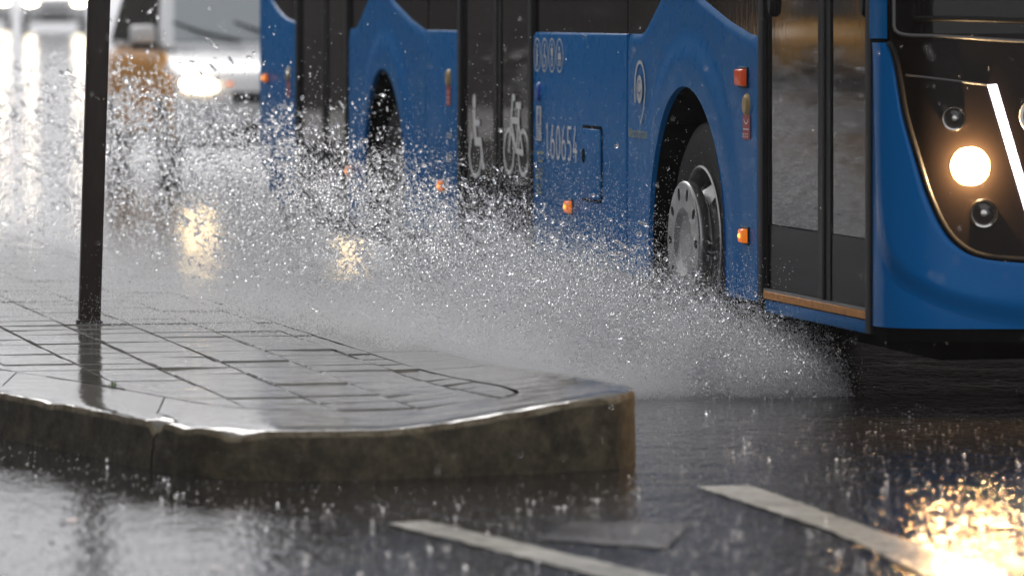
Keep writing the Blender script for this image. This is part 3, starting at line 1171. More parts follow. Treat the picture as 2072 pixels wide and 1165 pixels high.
# door buttons and red stickers
for s_, z_, stick, mm in ((0.873, 1.040, True, 'button'), (-4.386, 1.068, True, 'button'), (-2.515, 1.032, False, 'roundel'), (-8.62, 1.03, True, 'button')):
    b = lathe('door_button', [(0.0, -0.016), (0.030, -0.014), (0.040, -0.006), (0.044, 0.002)], M[mm], bus, 24, 'y', True, (s_, 0.0, z_))
    b.scale = (0.95, 1, 1.05)
    if stick:
        pr = Print(-0.003)
        pr.poly([(s_ - 0.052, z_ - 0.130), (s_ + 0.048, z_ - 0.130), (s_ + 0.048, z_ - 0.036), (s_ - 0.052, z_ - 0.036)])
        st = pr.build('red_sticker', M['red'], bus)
        pr = Print(-0.0045)
        pr.ring((s_ - 0.002, z_ - 0.043), 0.032, 0.028, 0.006, 200, 340, 16)
        for j, zz in enumerate((z_ - 0.092, z_ - 0.110, z_ - 0.120)):
            for q in range(5 if j == 0 else 3):
                pr.line([(s_ - 0.042 + q * (0.017 if j == 0 else 0.03), zz), (s_ - 0.030 + q * (0.017 if j == 0 else 0.03), zz)], 0.005)
        pr.build('sticker_print', M['white'], st)

# service hatch
hb = prism('service_hatch', [(-1.688, 0.592), (-1.392, 0.592), (-1.372, 0.612), (-1.372, 0.872), (-1.392, 0.892), (-1.688, 0.892), (-1.708, 0.872), (-1.708, 0.612)], -0.010, 0.004, M['blue'], bus, 0.005)
prism('hatch_gap', [(-1.70, 0.582), (-1.380, 0.582), (-1.360, 0.604), (-1.360, 0.884), (-1.380, 0.906), (-1.70, 0.906), (-1.720, 0.884), (-1.720, 0.604)], -0.0035, 0.003, M['matte'], hb)
o = lathe('hatch_lock', [(0.0, -0.004), (0.024, -0.003), (0.028, 0.002)], M['matte'], hb, 20, 'y', True, (-1.655, -0.010, 0.775))
o.scale = (1, 1, 1.25)


# wheels
def holes_disc(name, r_in, r_out, y_in, y_out, hr, hole_a, hole_b, n_h, material, parent, thick=0.012):
    """annular (conical) plate with oval through-holes"""
    bm = bmesh.new()
    K = 14
    verts_cache = {}
    def pos(r, a):
        t = (r - r_in) / (r_out - r_in)
        return Vector((r * math.cos(a), y_in + (y_out - y_in) * t, r * math.sin(a)))
    for h in range(n_h):
        a0 = 2 * math.pi * h / n_h
        half = math.pi / n_h
        # outer frame of the sector cell (parametrised square) and oval hole
        M_ = 32
        frame, oval = [], []
        for k in range(M_):
            q = k / M_ * 4
            sd_, t = int(q), q - int(q)
            if sd_ == 0: u, v_ = -1 + 2 * t, -1
            elif sd_ == 1: u, v_ = 1, -1 + 2 * t
            elif sd_ == 2: u, v_ = 1 - 2 * t, 1
            else: u, v_ = -1, 1 - 2 * t
            r = (r_in + r_out) / 2 + v_ * (r_out - r_in) / 2
            frame.append(bm.verts.new(pos(r, a0 + u * half)))
            th = math.atan2(v_, u)
            oval.append(bm.verts.new(pos(hr + hole_b * math.sin(th), a0 + hole_a / hr * math.cos(th))))
        deep = [bm.verts.new(v_.co + Vector((0, thick * 3, 0))) for v_ in oval]
        for k in range(M_):
            j = (k + 1) % M_
            bm.faces.new((frame[k], frame[j], oval[j], oval[k]))
            bm.faces.new((oval[k], oval[j], deep[j], deep[k]))
    bmesh.ops.remove_doubles(bm, verts=bm.verts, dist=1e-4)
    bmesh.ops.recalc_face_normals(bm, faces=bm.faces)
    return from_bm(name, bm, material, parent, True, 40)


def wheel(s, side_w, flip, front=True, steer=0.0):
    """hub frame: local -y points out of the bus"""
    w = lathe('wheel', [(0.285, 0.035), (0.30, 0.012), (0.36, 0.0), (0.43, 0.006), (0.468, 0.026), (0.482, 0.06), (0.483, 0.215), (0.468, 0.25), (0.43, 0.27), (0.32, 0.275), (0.285, 0.25)],
              M['tyre'], bus, 56, 'y', True, (s, side_w, 0.483), 30)
    if flip:
        w.rotation_euler = (0, 0, math.pi)
    elif steer:
        w.rotation_euler = (0, 0, steer)
    lathe('rim', [(0.300, 0.020), (0.303, 0.004), (0.294, 0.0), (0.286, 0.012), (0.282, 0.06), (0.275, 0.10)], M['rim'], w, 48)
    if front:
        holes_disc('wheel_disc', 0.19, 0.28, -0.005, 0.085, 0.235, 0.042, 0.032, 8, M['rim'], w)
        lathe('hub_face', [(0.19, -0.004), (0.17, -0.010), (0.12, -0.010)], M['rim'], w, 40)
        holes_disc('nut_ring', 0.135, 0.232, -0.070, -0.070, 0.195, 0.017, 0.026, 10, M['rim'], w, 0.006)
        lathe('ring_edge', [(0.231, -0.070), (0.238, -0.068), (0.242, -0.060), (0.240, -0.035), (0.228, -0.018), (0.20, -0.004)], M['rim'], w, 56, autos=50)
        lathe('hub_cap', [(0.0, -0.048), (0.10, -0.050), (0.118, -0.056), (0.128, -0.066), (0.136, -0.0705)], M['rim'], w, 40)
        lathe('hub_back', [(0.0, 0.02), (0.275, 0.11)], M['matte'], w, 32)
    else:
        holes_disc('wheel_disc', 0.13, 0.28, 0.13, 0.07, 0.215, 0.036, 0.028, 8, M['rim'], w)
        lathe('hub_cap', [(0.0, 0.0), (0.08, 0.004), (0.10, 0.03), (0.105, 0.10), (0.14, 0.13)], M['rim'], w, 32)
        lathe('hub_back', [(0.0, 0.16), (0.29, 0.17)], M['matte'], w, 32)
    return w


wheel(0.03, 0.045, False, True)
wheel(0.03, BW - 0.075, True, True)
wheel(-5.90, 0.07, False, False)
wheel(-5.90, BW - 0.07, True, False)
# wheel housings
for ac in (0.03, -5.90):
    verts, faces = [], []
    n = 24
    for yy in (0.008, 0.60):
        for t in np.linspace(0, math.pi, n):
            verts.append((ac - 0.60 * math.cos(t), yy, 0.45 + 0.67 * math.sin(t)))
    for i in range(n - 1):
        faces.append((i, i + 1, n + i + 1, n + i))
    faces.append(tuple(range(n, 2 * n)))
    mk('wheel_housing', verts, faces, M['matte'], bus)
box('mud_flap', -0.585, -0.57, 0.06, 0.40, 0.22, 0.75, M['rubber'], bus)

# ---------------------------------------------------------------- bus front (rounded in plan)
A_, B_, P_E = 0.34, 1.275, 2.6


def w2t(w):
    ww = min(max(w, 0), 2 * B_ - 1e-9)
    if ww <= B_:
        return math.acos(min(1, (1 - ww / B_) ** (P_E / 2)))
    return math.pi - math.acos(min(1, (ww / B_ - 1) ** (P_E / 2)))


def fs(t, z, off=0.0):
    """point on the front: t in 0..pi, slight rake and tuck, off = outward offset"""
    def raw(t):
        c_, s_ = math.cos(t), max(0.0, math.sin(t))
        w = B_ * (1 - (abs(c_) ** (2 / P_E)) * (1 if c_ >= 0 else -1))
        s = 2.46 + A_ * (s_ ** (2 / P_E))
        return Vector((s, w))
    p = raw(t)
    e = 1e-3
    d = raw(min(math.pi, t + e)) - raw(max(0, t - e))
    n = Vector((d.y, -d.x)).normalized()
    if t <= 1e-6:
        n = Vector((0, -1))
    k = math.sin(t)
    p = p + n * off
    p.x += k * (-0.03 * max(0, z - 1.3) - 0.25 * max(0, 0.42 - z) ** 1.3)
    return (p.x, p.y, z)


def fpatch(name, c0, c1, ncol, material, off=0.0, lip=None, par=bus):
    """ruled patch between two (t,z) polylines of equal length"""
    verts, faces = [], []
    for a, b in zip(c0, c1):
        for k in range(ncol + 1):
            u = k / ncol
            t = a[0] + (b[0] - a[0]) * u
            z = a[1] + (b[1] - a[1]) * u
            o_ = off(u) if callable(off) else off
            verts.append(fs(t, z, o_))
        if lip is not None:
            verts.append(fs(b[0], b[1], lip))
    R_ = ncol + 1 + (1 if lip is not None else 0)
    for i in range(len(c0) - 1):
        for k in range(R_ - 1):
            faces.append((i * R_ + k, (i + 1) * R_ + k, (i + 1) * R_ + k + 1, i * R_ + k + 1))
    o = mk(name, verts, faces, material, par, True)
    bm = bmesh.new(); bm.from_mesh(o.data)
    bmesh.ops.recalc_face_normals(bm, faces=bm.faces)
    bm.to_mesh(o.data); bm.free()
    o.data.set_sharp_from_angle(angle=R(60))
    return o


mcurve = [(0.024, 1.286), (0.030, 1.270), (0.042, 1.22), (0.054, 1.13), (0.066, 1.043), (0.083, 0.965), (0.102, 0.89), (0.120, 0.82), (0.140, 0.755), (0.179, 0.662),
          (0.226, 0.598), (0.299, 0.557), (0.45, 0.540), (0.70, 0.533), (1.0, 0.531), (B_, 0.530)]
mc = catmull(mcurve, 0.012)
full_mc = [tuple(p) for p in mc] + [(2 * B_ - p[0], p[1]) for p in mc[-2::-1]]
Mt = [(w2t(w), z) for w, z in full_mc]
nM = len(full_mc)
half = len(mc)
# outer border: down the corner, along the bottom, up the other corner
cl = [0.0]
for a, b in zip(full_mc[:-1], full_mc[1:]):
    cl.append(cl[-1] + math.dist(a, b))
Ot = []
for i, (w, z) in enumerate(full_mc):
    ww = w if w <= B_ else 2 * B_ - w
    # bottom sweep begins under the rounded elbow
    q = sstep(0.10, 0.50, ww)
    zz = z * (1 - q) + Z0 * q if ww < 0.50 else Z0
    tt = 0.0 + w2t(ww) * (q if ww < 0.50 else 1.0)
    if w > B_:
        tt = math.pi - tt
    if ww < 0.10:
        zz = z
    Ot.append((tt, zz))


def blue_off(u):
    return 0.004 + 0.022 * sstep(1.0, 0.90, u) if u > 0.5 else 0.026 * sstep(0.0, 0.5, u) * 1.0


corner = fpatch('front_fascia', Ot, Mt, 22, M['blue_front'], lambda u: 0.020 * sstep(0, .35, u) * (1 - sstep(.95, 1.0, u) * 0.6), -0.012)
# the fan below the elbow leaves a corner: fill from the side edge down to the bottom line
k_ = min(range(half), key=lambda i: abs(full_mc[i][0] - 0.10))
for mir in (False, True):
    c0 = [(0.0, Z0 + (Ot[k_][1] - Z0) * i / 10) for i in range(11)]
    seg_ = [Ot[i] for i in range(k_, half) if full_mc[i][0] <= 0.50][::-1]
    # resample seg_ by index to 11
    idx = np.linspace(0, len(seg_) - 1, 11)
    c1 = [seg_[int(round(i))] for i in idx]
    if mir:
        c0 = [(math.pi - a, b) for a, b in c0]
        c1 = [(math.pi - a, b) for a, b in c1]
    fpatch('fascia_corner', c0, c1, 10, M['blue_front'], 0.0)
# black mask between windscreen and fascia
Tt = []
for i, (w, z) in enumerate(full_mc):
    Tt.append((Mt[i][0], 1.292))
mask = fpatch('front_mask', Mt, Tt, 14, M['mask'], -0.004)
# windscreen and pillars
zz_ = np.linspace(1.300, 2.66, 12)
for mir in (False, True):
    f_ = (lambda t: math.pi - t) if mir else (lambda t: t)
    fpatch('corner_pillar', [(f_(0.0), z) for z in zz_], [(f_(w2t(0.026)), z) for z in zz_], 8, M['blue'], 0.012)
    fpatch('screen_border', [(f_(w2t(0.0262)), z) for z in zz_], [(f_(w2t(0.10)), z) for z in zz_], 8, M['mask'], 0.0)
fpatch('windscreen', [(w2t(0.045 + (2 * B_ - 0.09) * i / 40), 1.318) for i in range(41)], [(w2t(0.045 + (2 * B_ - 0.09) * i / 40), 2.55) for i in range(41)], 6, M['glass'], 0.003)
fpatch('screen_sill', [(w2t(0.026 + (2 * B_ - 0.052) * i / 40), 1.293) for i in range(41)], [(w2t(0.026 + (2 * B_ - 0.052) * i / 40), 1.318) for i in range(41)], 2, M['mask'], 0.0)
fpatch('destination_header', [(w2t(0.026 + (2 * B_ - 0.052) * i / 40), 2.55) for i in range(41)], [(w2t(0.026 + (2 * B_ - 0.052) * i / 40), 2.86) for i in range(41)], 4, M['mask'], 0.001)
sealp = [fs(w2t(0.040), z, 0.006) for z in np.linspace(2.5, 1.345, 10)] + [fs(w2t(0.043), 1.330, .006), fs(w2t(0.052), 1.319, .006), fs(w2t(0.066), 1.314, .006)] + [fs(w2t(w), 1.311 - 0.02 * sstep(.1, .5, w), 0.006) for w in np.linspace(0.09, B_, 26)]
tube('screen_seal', sealp, 0.006, M['seal'], bus)
tube('rim_light_baffle', [fs(w2t(w + 0.006), z + 0.003, 0.010) for w, z in full_mc[::2]], 0.013, M['rubber'], bus, 6)  # added tube, sized to keep headlight spill off the fascia rim
tube('wiper_rail', [fs(w2t(w), 1.365 + 0.004 * math.sin(w * 9), 0.012) for w in np.linspace(0.10, B_, 26)], 0.010, M['rubber'], bus)
tube('mask_crease', [fs(w2t(w), 1.176 - 0.13 * (w - 0.066), 0.0) for w in np.linspace(0.07, 0.33, 12)], 0.0035, M['seal'], mask)
# bumper underside lip
fpatch('bumper_lip', [(math.pi * i / 60, Z0 - 0.045) for i in range(61)], [(math.pi * i / 60, Z0 + 0.004) for i in range(61)], 2, M['matte'], -0.008)


# lamps in the mask
def lamp(w, z, r, kind):
    t = w2t(w)
    p = Vector(fs(t, z, 0.004))
    q = Vector(fs(t, z, 0.024))
    d = (q - p).normalized()
    h = lathe('headlight', [(r * .99, -0.010), (r * 1.01, -0.004), (r * 1.02, -0.0025), (r * 0.98, -0.004)] if kind == 'on' else [(r * 1.02, -0.010), (r * 1.22, -0.002), (r * 1.28, 0.008), (r * 1.18, 0.015 if kind != 'on' else 0.006), (r * 1.02, 0.010 if kind != 'on' else 0.004), (r * 0.98, -0.012)], M['chrome'] if kind != 'on' else M['reflector'], bus, 32, 'x', True, p)
    h.rotation_euler = d.to_track_quat('X', 'Z').to_euler()
    if kind == 'on':
        lathe('lit_lens', [(0.0, 0.004), (r * .5, 0.003), (r * .85, 0.001), (r, -0.002)], M['headlight_on'], h, 28, 'x')
        lathe('lens_rim', [(r * 1.0, -0.002), (r * 1.10, -0.003), (r * 1.20, -0.0055)], M['headlight_rim'], h, 28, 'x')
        lathe('outer_bowl', [(r * 1.20, -0.0055), (r * 1.35, -0.0065), (r * 1.50, -0.0085)], M['headlight_bowl'], h, 28, 'x')
    else:
        lathe('reflector', [(0.0, -0.030), (r * .3, -0.028), (r * .8, -0.012), (r * 1.0, 0.0)], M['reflector'], h, 28, 'x')
        lathe('projector', [(0.0, -0.004), (r * .30, -0.008), (r * .42, -0.018), (r * .5, -0.028)], M['chrome'], h, 24, 'x')
        lathe('lens', [(0.0, 0.020), (r * .5, 0.017), (r * .9, 0.008), (r * 1.02, 0.0), (r * 1.02, -0.003), (r * .5, 0.013), (0.0, 0.016)], M['lens'], h, 28, 'x')
    return h, p, d


for mir in (False, True):
    g = (lambda w: 2 * B_ - w) if mir else (lambda w: w)
    lamp(g(0.218), 1.027, 0.034, 'off')
    h, p, d = lamp(g(0.271), 0.863, 0.046, 'on')
    lamp(g(0.315), 0.702, 0.040, 'off')
    ld = bpy.data.lights.new('headlight_beam', 'POINT')
    ld.energy = 34
    ld.color = (1.0, 0.66, 0.33)
    ld.shadow_soft_size = 0.010
    lo = bpy.data.objects.new('headlight_beam', ld)
    COL.objects.link(lo)
    lo.parent = bus
    lo.location = p + d * 0.022
    sp = bpy.data.lights.new('headlight_beam', 'SPOT')
    sp.energy = 38
    sp.color = (1.0, 0.50, 0.18)
    sp.spot_size = R(150)
    sp.spot_blend = 0.8
    sp.shadow_soft_size = 0.040
    so = bpy.data.objects.new('headlight_beam', sp)
    COL.objects.link(so)
    so.parent = bus
    so.location = p + d * 0.062
    so.rotation_euler = Vector((-1.0, 0.0, 0.28)).to_track_quat('Z', 'Y').to_euler()
    # daytime running light strip
    st0 = [(w2t(g(0.327 + (0.49 - 0.327) * i / 14)), 1.142 - 0.56 * i / 14) for i in range(15)]
    st1 = [(w2t(g(0.358 + (0.52 - 0.358) * i / 14)), 1.144 - 0.56 * i / 14) for i in range(15)]
    fpatch('led_strip', st0, st1, 3, M['led'], 0.006, par=bus)
# round badge in the middle of the mask
pr_t = [(w2t(0.50), 1.035)]
p = Vector(fs(w2t(0.50), 1.035, 0.004)); q = Vector(fs(w2t(0.50), 1.035, 0.02))
rd = lathe('round_badge', [(0.0, 0.004), (0.056, 0.004), (0.060, 0.0)], M['roundel'], bus, 32, 'x', True, p)
rd.rotation_euler = (q - p).normalized().to_track_quat('X', 'Z').to_euler()
lathe('badge_ring', [(0.054, 0.003), (0.055, 0.007), (0.066, 0.007), (0.067, 0.0)], M['white'], rd, 32, 'x')
box('axle_beam', -0.10, 0.16, 0.3, BW - 0.3, 0.22, 0.40, M['matte'], bus)
box('axle_beam', -6.03, -5.77, 0.3, BW - 0.3, 0.22, 0.42, M['matte'], bus)


# ------------------------------------------------------------------ cars
def make_car(name, body_m, side_m, light_m, tall=1.0, glass='carglass'):
    root = empty(name, (0, 0, 0))
    st = [(2.12, .60, .34, .58), (2.08, .72, .24, .70), (1.98, .80, .20, .80), (1.80, .85, .19, .88), (1.50, .875, .19, .95), (1.20, .885, .19, 1.01), (0.92, .89, .19, 1.075), (0.6, .89, .19, 1.09),
          (-1.2, .89, .19, 1.10), (-1.9, .87, .22, 1.10), (-2.1, .80, .30, 1.05)]
    verts, faces, nn = [], [], 20
    for x, hw, zb, zt in st:
        for k in range(nn):
            a = 2 * math.pi * (k + .5) / nn
            ex = 0.32
            y = hw * math.copysign(abs(math.cos(a)) ** ex, math.cos(a))
            z = (zb + zt) / 2 + (zt - zb) / 2 * math.copysign(abs(math.sin(a)) ** ex, math.sin(a))
            y *= 1 - 0.05 * max(0, (z - 0.75) / 0.4)
            verts.append((x, y, z))
    for i in range(len(st) - 1):
        for k in range(nn):
            faces.append((i * nn + k, i * nn + (k + 1) % nn, (i + 1) * nn + (k + 1) % nn, (i + 1) * nn + k))
    faces.append(tuple(range(nn)))
    faces.append(tuple((len(st) - 1) * nn + k for k in range(nn))[::-1])
    b = mk('body', verts, faces, [M[body_m], M[side_m]], root, True)
    bm = bmesh.new(); bm.from_mesh(b.data)
    bmesh.ops.recalc_face_normals(bm, faces=bm.faces)
    bm.to_mesh(b.data); bm.free()
    for p_ in b.data.polygons:
        if abs(p_.normal.y) > 0.6 and p_.center.x < 1.78 and p_.center.z > .3:
            p_.material_index = 1
    b.data.set_sharp_from_angle(angle=R(50))
    # cabin
    zr = 1.72 * tall
    low = [(0.98, .80), (-1.95, .80)]
    cv = [(0.98, -.80, 1.06), (0.98, .80, 1.06), (-1.98, .80, 1.06), (-1.98, -.80, 1.06), (0.12, -.66, zr - .02), (0.12, .66, zr - .02), (-1.72, .66, zr), (-1.72, -.66, zr)]
    bm = bmesh.new()
    vv = [bm.verts.new(c_) for c_ in cv]
    for f_ in ((0, 1, 5, 4), (1, 2, 6, 5), (2, 3, 7, 6), (3, 0, 4, 7), (4, 5, 6, 7), (0, 3, 2, 1)):
        bm.faces.new([vv[i] for i in f_])
    bmesh.ops.recalc_face_normals(bm, faces=bm.faces)
    bmesh.ops.bevel(bm, geom=list(bm.edges), offset=0.05, segments=3, affect='EDGES', profile=0.5)
    from_bm('cabin', bm, M[body_m], root, True, 40)

    def quad(nm, a, b_, c_, d_, m_, lift, inset=0.0):
        P4 = [Vector(q_) for q_ in (a, b_, c_, d_)]
        n_ = (P4[1] - P4[0]).cross(P4[3] - P4[0]).normalized()
        ce = sum(P4, Vector()) / 4
        if n_.dot(ce - Vector((-0.5, 0, 1.0))) < 0:
            n_ = -n_
        v4 = [ce + (q_ - ce) * (1 - inset) + n_ * lift for q_ in P4]
        bmq = bmesh.new()
        top_ = [bmq.verts.new(q_) for q_ in v4]
        f_ = bmq.faces.new(top_)
        r_ = bmesh.ops.extrude_face_region(bmq, geom=[f_])
        for g_ in r_['geom']:
            if isinstance(g_, bmesh.types.BMVert):
                g_.co -= n_ * 0.02
        bmesh.ops.recalc_face_normals(bmq, faces=bmq.faces)
        return from_bm(nm, bmq, m_, root)

    quad('windscreen', (0.91, -.69, 1.12), (0.91, .69, 1.12), (0.17, .56, zr - .07), (0.17, -.56, zr - .07), M[glass], 0.012)
    for sgn in (-1, 1):
        quad('side_window', (0.62, .80 * sgn, 1.12), (-0.30, .80 * sgn, 1.12), (-0.30, .68 * sgn, zr - .10), (0.18, .68 * sgn, zr - .10), M['cardark'], 0.010)
        quad('side_window', (-0.38, .80 * sgn, 1.12), (-1.75, .80 * sgn, 1.12), (-1.62, .68 * sgn, zr - .10), (-0.38, .68 * sgn, zr - .10), M['cardark'], 0.010)
        # mirror
        mo = box('mirror', 0.55, 0.70, .92 * sgn - .11, .92 * sgn + .11, 1.10, 1.26, M[body_m], root, 0.035, 3)
        box('mirror_base', 0.58, 0.68, .90 * sgn - .12, .90 * sgn + .10, 1.045, 1.10, M['plastic'], mo, 0.015, 2)
        # headlight
        bmh = bmesh.new()
        bmesh.ops.create_uvsphere(bmh, u_segments=20, v_segments=12, radius=1.0)
        for v_ in bmh.verts:
            v_.co = Vector((v_.co.x * .10, v_.co.y * .165, v_.co.z * .085))
        hl = from_bm('headlight', bmh, M[light_m], root, True)
        hl.location = (1.975, .66 * sgn, .745)
        hl.rotation_euler = (R(10 * sgn), 0, R(20 * sgn))
        box('turn_signal', 1.93, 2.03, .40 * sgn - .04, .40 * sgn + .04, 0.70, 0.78, M['amber'], root, 0.02, 2)
        box('fog_lamp', 2.05, 2.12, .56 * sgn - .09, .56 * sgn + .09, 0.36, 0.46, M['plastic'], root, 0.02, 2)
    box('grille', 2.06, 2.13, -.40, .40, .60, .70, M['plastic'], root, 0.02, 2)
    box('lower_grille', 2.08, 2.14, -.42, .42, .26, .44, M['plastic'], root, 0.02, 2)
    box('licence_plate', 2.125, 2.15, -.26, .26, .47, .57, M['plate'], root, 0.006, 1)
    for k in (0, 1):
        tube('wiper', [(0.98, -.10 + .55 * k, 1.125), (0.86, -.42 + .55 * k, 1.20), (0.70, -.66 + .55 * k, 1.29)], 0.014, M['plastic'], root, 6)
    for x_ in (1.32, -1.30):
        for sgn in (-1, 1):
            w_ = lathe('wheel', [(0.19, -0.03), (0.29, -0.03), (0.315, 0.0), (0.315, 0.14), (0.29, 0.17), (0.19, 0.17)], M['tyre'], root, 28, 'y', True, (x_, sgn * 0.87, 0.315))
            w_.rotation_euler = (0, 0, 0 if sgn < 0 else math.pi)
            lathe('rim', [(0.0, 0.01), (0.06, -0.005), (0.12, 0.02), (0.195, -0.02)], M['rim'], w_, 24)
    return root


HD = math.atan2(FW[1], FW[0])
van = make_car('taxi_van', 'vanwhite', 'vanorange', 'carlight')
van.location = (-2.52, 44.1, 0.0)
van.rotation_euler = (0, 0, HD + R(1))
tag(van, 'white and orange taxi van with lit headlight following behind the blue bus', 'van', 'vehicles on the flooded street')
far = make_car('oncoming_car', 'fargrey', 'fargrey', 'farlight', 0.9)
far.location = (-12.7, 136.0, road_z(136))
far.rotation_euler = (0, 0, R(-84))
tag(far, 'distant car with two bright headlights far up the wet street', 'car', 'vehicles on the flooded street')
far2 = copy_tree(far)
far2.location = (-15.4, 142.0, road_z(142))
tag(far2, 'distant car with headlights on, half cut by the left picture edge', 'car', 'vehicles on the flooded street')
taxi = make_car('yellow_taxi', 'taxiyellow', 'taxiyellow', 'lens', 1.0, 'cardark')
taxi.location = (-32.4, 76.0, road_z(76))
taxi.rotation_euler = (0, 0, math.atan2(-0.875, 0.487))
tag(taxi, 'yellow taxi seen only as a reflection in the front door glass of the bus', 'car', 'vehicles on the flooded street')

# buildings across the side street, seen in the bus glass
bld = empty('office_building', (-58, 118, 0.6), R(18))
box('wall', -34, 34, 0, 14, 0, 19, M['wall'], bld)
box('cornice', -34.4, 34.4, -0.5, 14.4, 19.0, 19.7, M['wall'], bld)
wme = None
for fl in range(5):
    for k in range(15):
        x = -31 + k * 4.4
        if wme is None:
            o = box('window', -1.1, 1.1, -0.06, 0.05, 0, 2.1, M['cardark'], bld)
            wme = o.data
        else:
            o = bpy.data.objects.new('window', wme)
            COL.objects.link(o)
            o.parent = bld
        o.location = (x, 0, 1.2 + fl * 3.6)
tag(bld, 'long brown five storey building across the side street, mirrored in the bus glass', 'building')

bl3 = empty('unseen_shade_block', (-15, -2, 0.0), R(-90))  # out of view, added to hold sky light off bus side and kerb
box('wall', -23, 23, -19, 0, 0, 26, M['wall'], bl3)
box('cornice', -23.4, 23.4, -19.4, 0.4, 26.0, 26.6, M['wall'], bl3)
for fl in range(6):
    for k in range(10):
        o = bpy.data.objects.new('window', wme)
        COL.objects.link(o)
        o.parent = bl3
        o.rotation_euler = (0, 0, math.pi)
        o.location = (-20 + k * 4.4, 0, 1.4 + fl * 3.8)
tag(bl3, 'unseen brown six storey block added beside the camera to shade the left of the street', 'building')
bl2 = empty('hidden_sky_block', (9.6, 31.0, 0.0), HD)  # unseen block, added to cut off the bright horizon beneath the bus
box('wall', -32, 30, 0, 10, 0, 13, M['wall'], bl2)
box('cornice', -32.4, 30.4, -0.4, 10.4, 13.0, 13.6, M['wall'], bl2)
for fl in range(3):
    for k in range(14):
        o = bpy.data.objects.new('window', wme)
        COL.objects.link(o)
        o.parent = bl2
        o.location = (-29.5 + k * 4.4, 0, 1.4 + fl * 3.8)
tag(bl2, 'brown three storey block added out of sight behind the bus to darken the far side', 'building')

# ------------------------------------------------------------------ water: splash
BASE = np.array((0.692, 19.40))


def bus_to_world(s, o, z):
    """o: metres outward from the bus side"""
    X = BASE[0] + FW[0] * s - IN[0] * o
    Y = BASE[1] + FW[1] * s - IN[1] * o
    return np.stack([X, Y, z], 1)


SK = np.array([-12.0, -9.5, -7.4, -5.4, -2.8, -0.55, 0.30, 0.87, 1.45, 1.80, 2.05])
TK = np.array([0.9, 1.15, 1.20, 1.10, 0.86, 0.60, 0.50, 0.42, 0.25, 0.11, 0.03])
OK_ = np.array([2.3, 2.1, 1.85, 1.5, 1.05, 0.78, 0.62, 0.45, 0.20, 0.05, 0.0])
WK = np.array([.8, .75, .7, .6, .5, .42, .40, .38, .34, .26, .18])


def ico():
    bm = bmesh.new()
    bmesh.ops.create_icosphere(bm, subdivisions=1, radius=1.0)
    v = np.array([x.co[:] for x in bm.verts])
    bm.verts.index_update()
    f = np.array([[q.index for q in x.verts] for x in bm.faces])
    bm.free()
    return v, f


TET_V = np.array([(1, 1, 1), (1, -1, -1), (-1, 1, -1), (-1, -1, 1)], float) * 0.8
TET_F = np.array([(0, 1, 2), (0, 3, 1), (0, 2, 3), (1, 3, 2)])
OCT_V = np.array([(1, 0, 0), (-1, 0, 0), (0, 1, 0), (0, -1, 0), (0, 0, 1), (0, 0, -1)], float)
OCT_F = np.array([(0, 2, 4), (2, 1, 4), (1, 3, 4), (3, 0, 4), (2, 0, 5), (1, 2, 5), (3, 1, 5), (0, 3, 5)])
ICO_V, ICO_F = ico()


def scatter_mesh(name, pos, rad, base_v, base_f, material, stretch=None, smooth=True):
    n = len(pos)
    bv, bf = base_v, base_f
    nv, nf = len(bv), len(bf)
    V = np.repeat(bv[None], n, 0)
    # random orientation
    q = rng.normal(size=(n, 4)); q /= np.linalg.norm(q, axis=1, keepdims=True)
    w, x, y, z = q.T
    Rm = np.stack([1 - 2 * (y * y + z * z), 2 * (x * y - z * w), 2 * (x * z + y * w), 2 * (x * y + z * w), 1 - 2 * (x * x + z * z), 2 * (y * z - x * w),
                   2 * (x * z - y * w), 2 * (y * z + x * w), 1 - 2 * (x * x + y * y)], 1).reshape(n, 3, 3)
    V = np.einsum('nij,nkj->nki', Rm, V)
    # uneven blobs
    V *= rad[:, None, None] * (1 + 0.18 * rng.normal(size=(n, nv, 1))).clip(.6, 1.5)
    if stretch is not None:      # stretch along a direction per particle
        d, k = stretch
        dot = np.einsum('nkj,nj->nk', V, d)
        V += dot[:, :, None] * d[:, None, :] * (k[:, None, None] - 1)
    V += pos[:, None, :]
    V = V.reshape(-1, 3).astype(np.float32)
    F = (bf[None] + (np.arange(n) * nv)[:, None, None]).reshape(-1, 3).astype(np.int32)
    me = bpy.data.meshes.new(name)
    me.vertices.add(len(V))
    me.vertices.foreach_set('co', V.ravel())
    me.loops.add(F.size)
    me.loops.foreach_set('vertex_index', F.ravel())
    me.polygons.add(len(F))
    me.polygons.foreach_set('loop_start', np.arange(0, F.size, 3, dtype=np.int32))
    me.polygons.foreach_set('loop_total', np.full(len(F), 3, dtype=np.int32))
    me.polygons.foreach_set('use_smooth', np.full(len(F), smooth, dtype=bool))
    me.update(calc_edges=True)
    me.materials.append(material)
    o = bpy.data.objects.new(name, me)
    COL.objects.link(o)
    return o


def ground_at(P):
    """pavement height under points (coarse)"""
    rel = P[:, :2] - BASE
    o = -(rel @ IN)
    return np.where(o > 1.22, 0.15, 0.0)


def clump(P, f, seed):
    r_ = np.random.default_rng(seed)
    v = np.zeros(len(P))
    for k in range(7):
        d = r_.normal(size=3); d /= np.linalg.norm(d)
        v += np.sin((P @ d) * f * (0.6 + 1.2 * r_.random()) + r_.random() * 6.28)
    return v / 7 ** .5


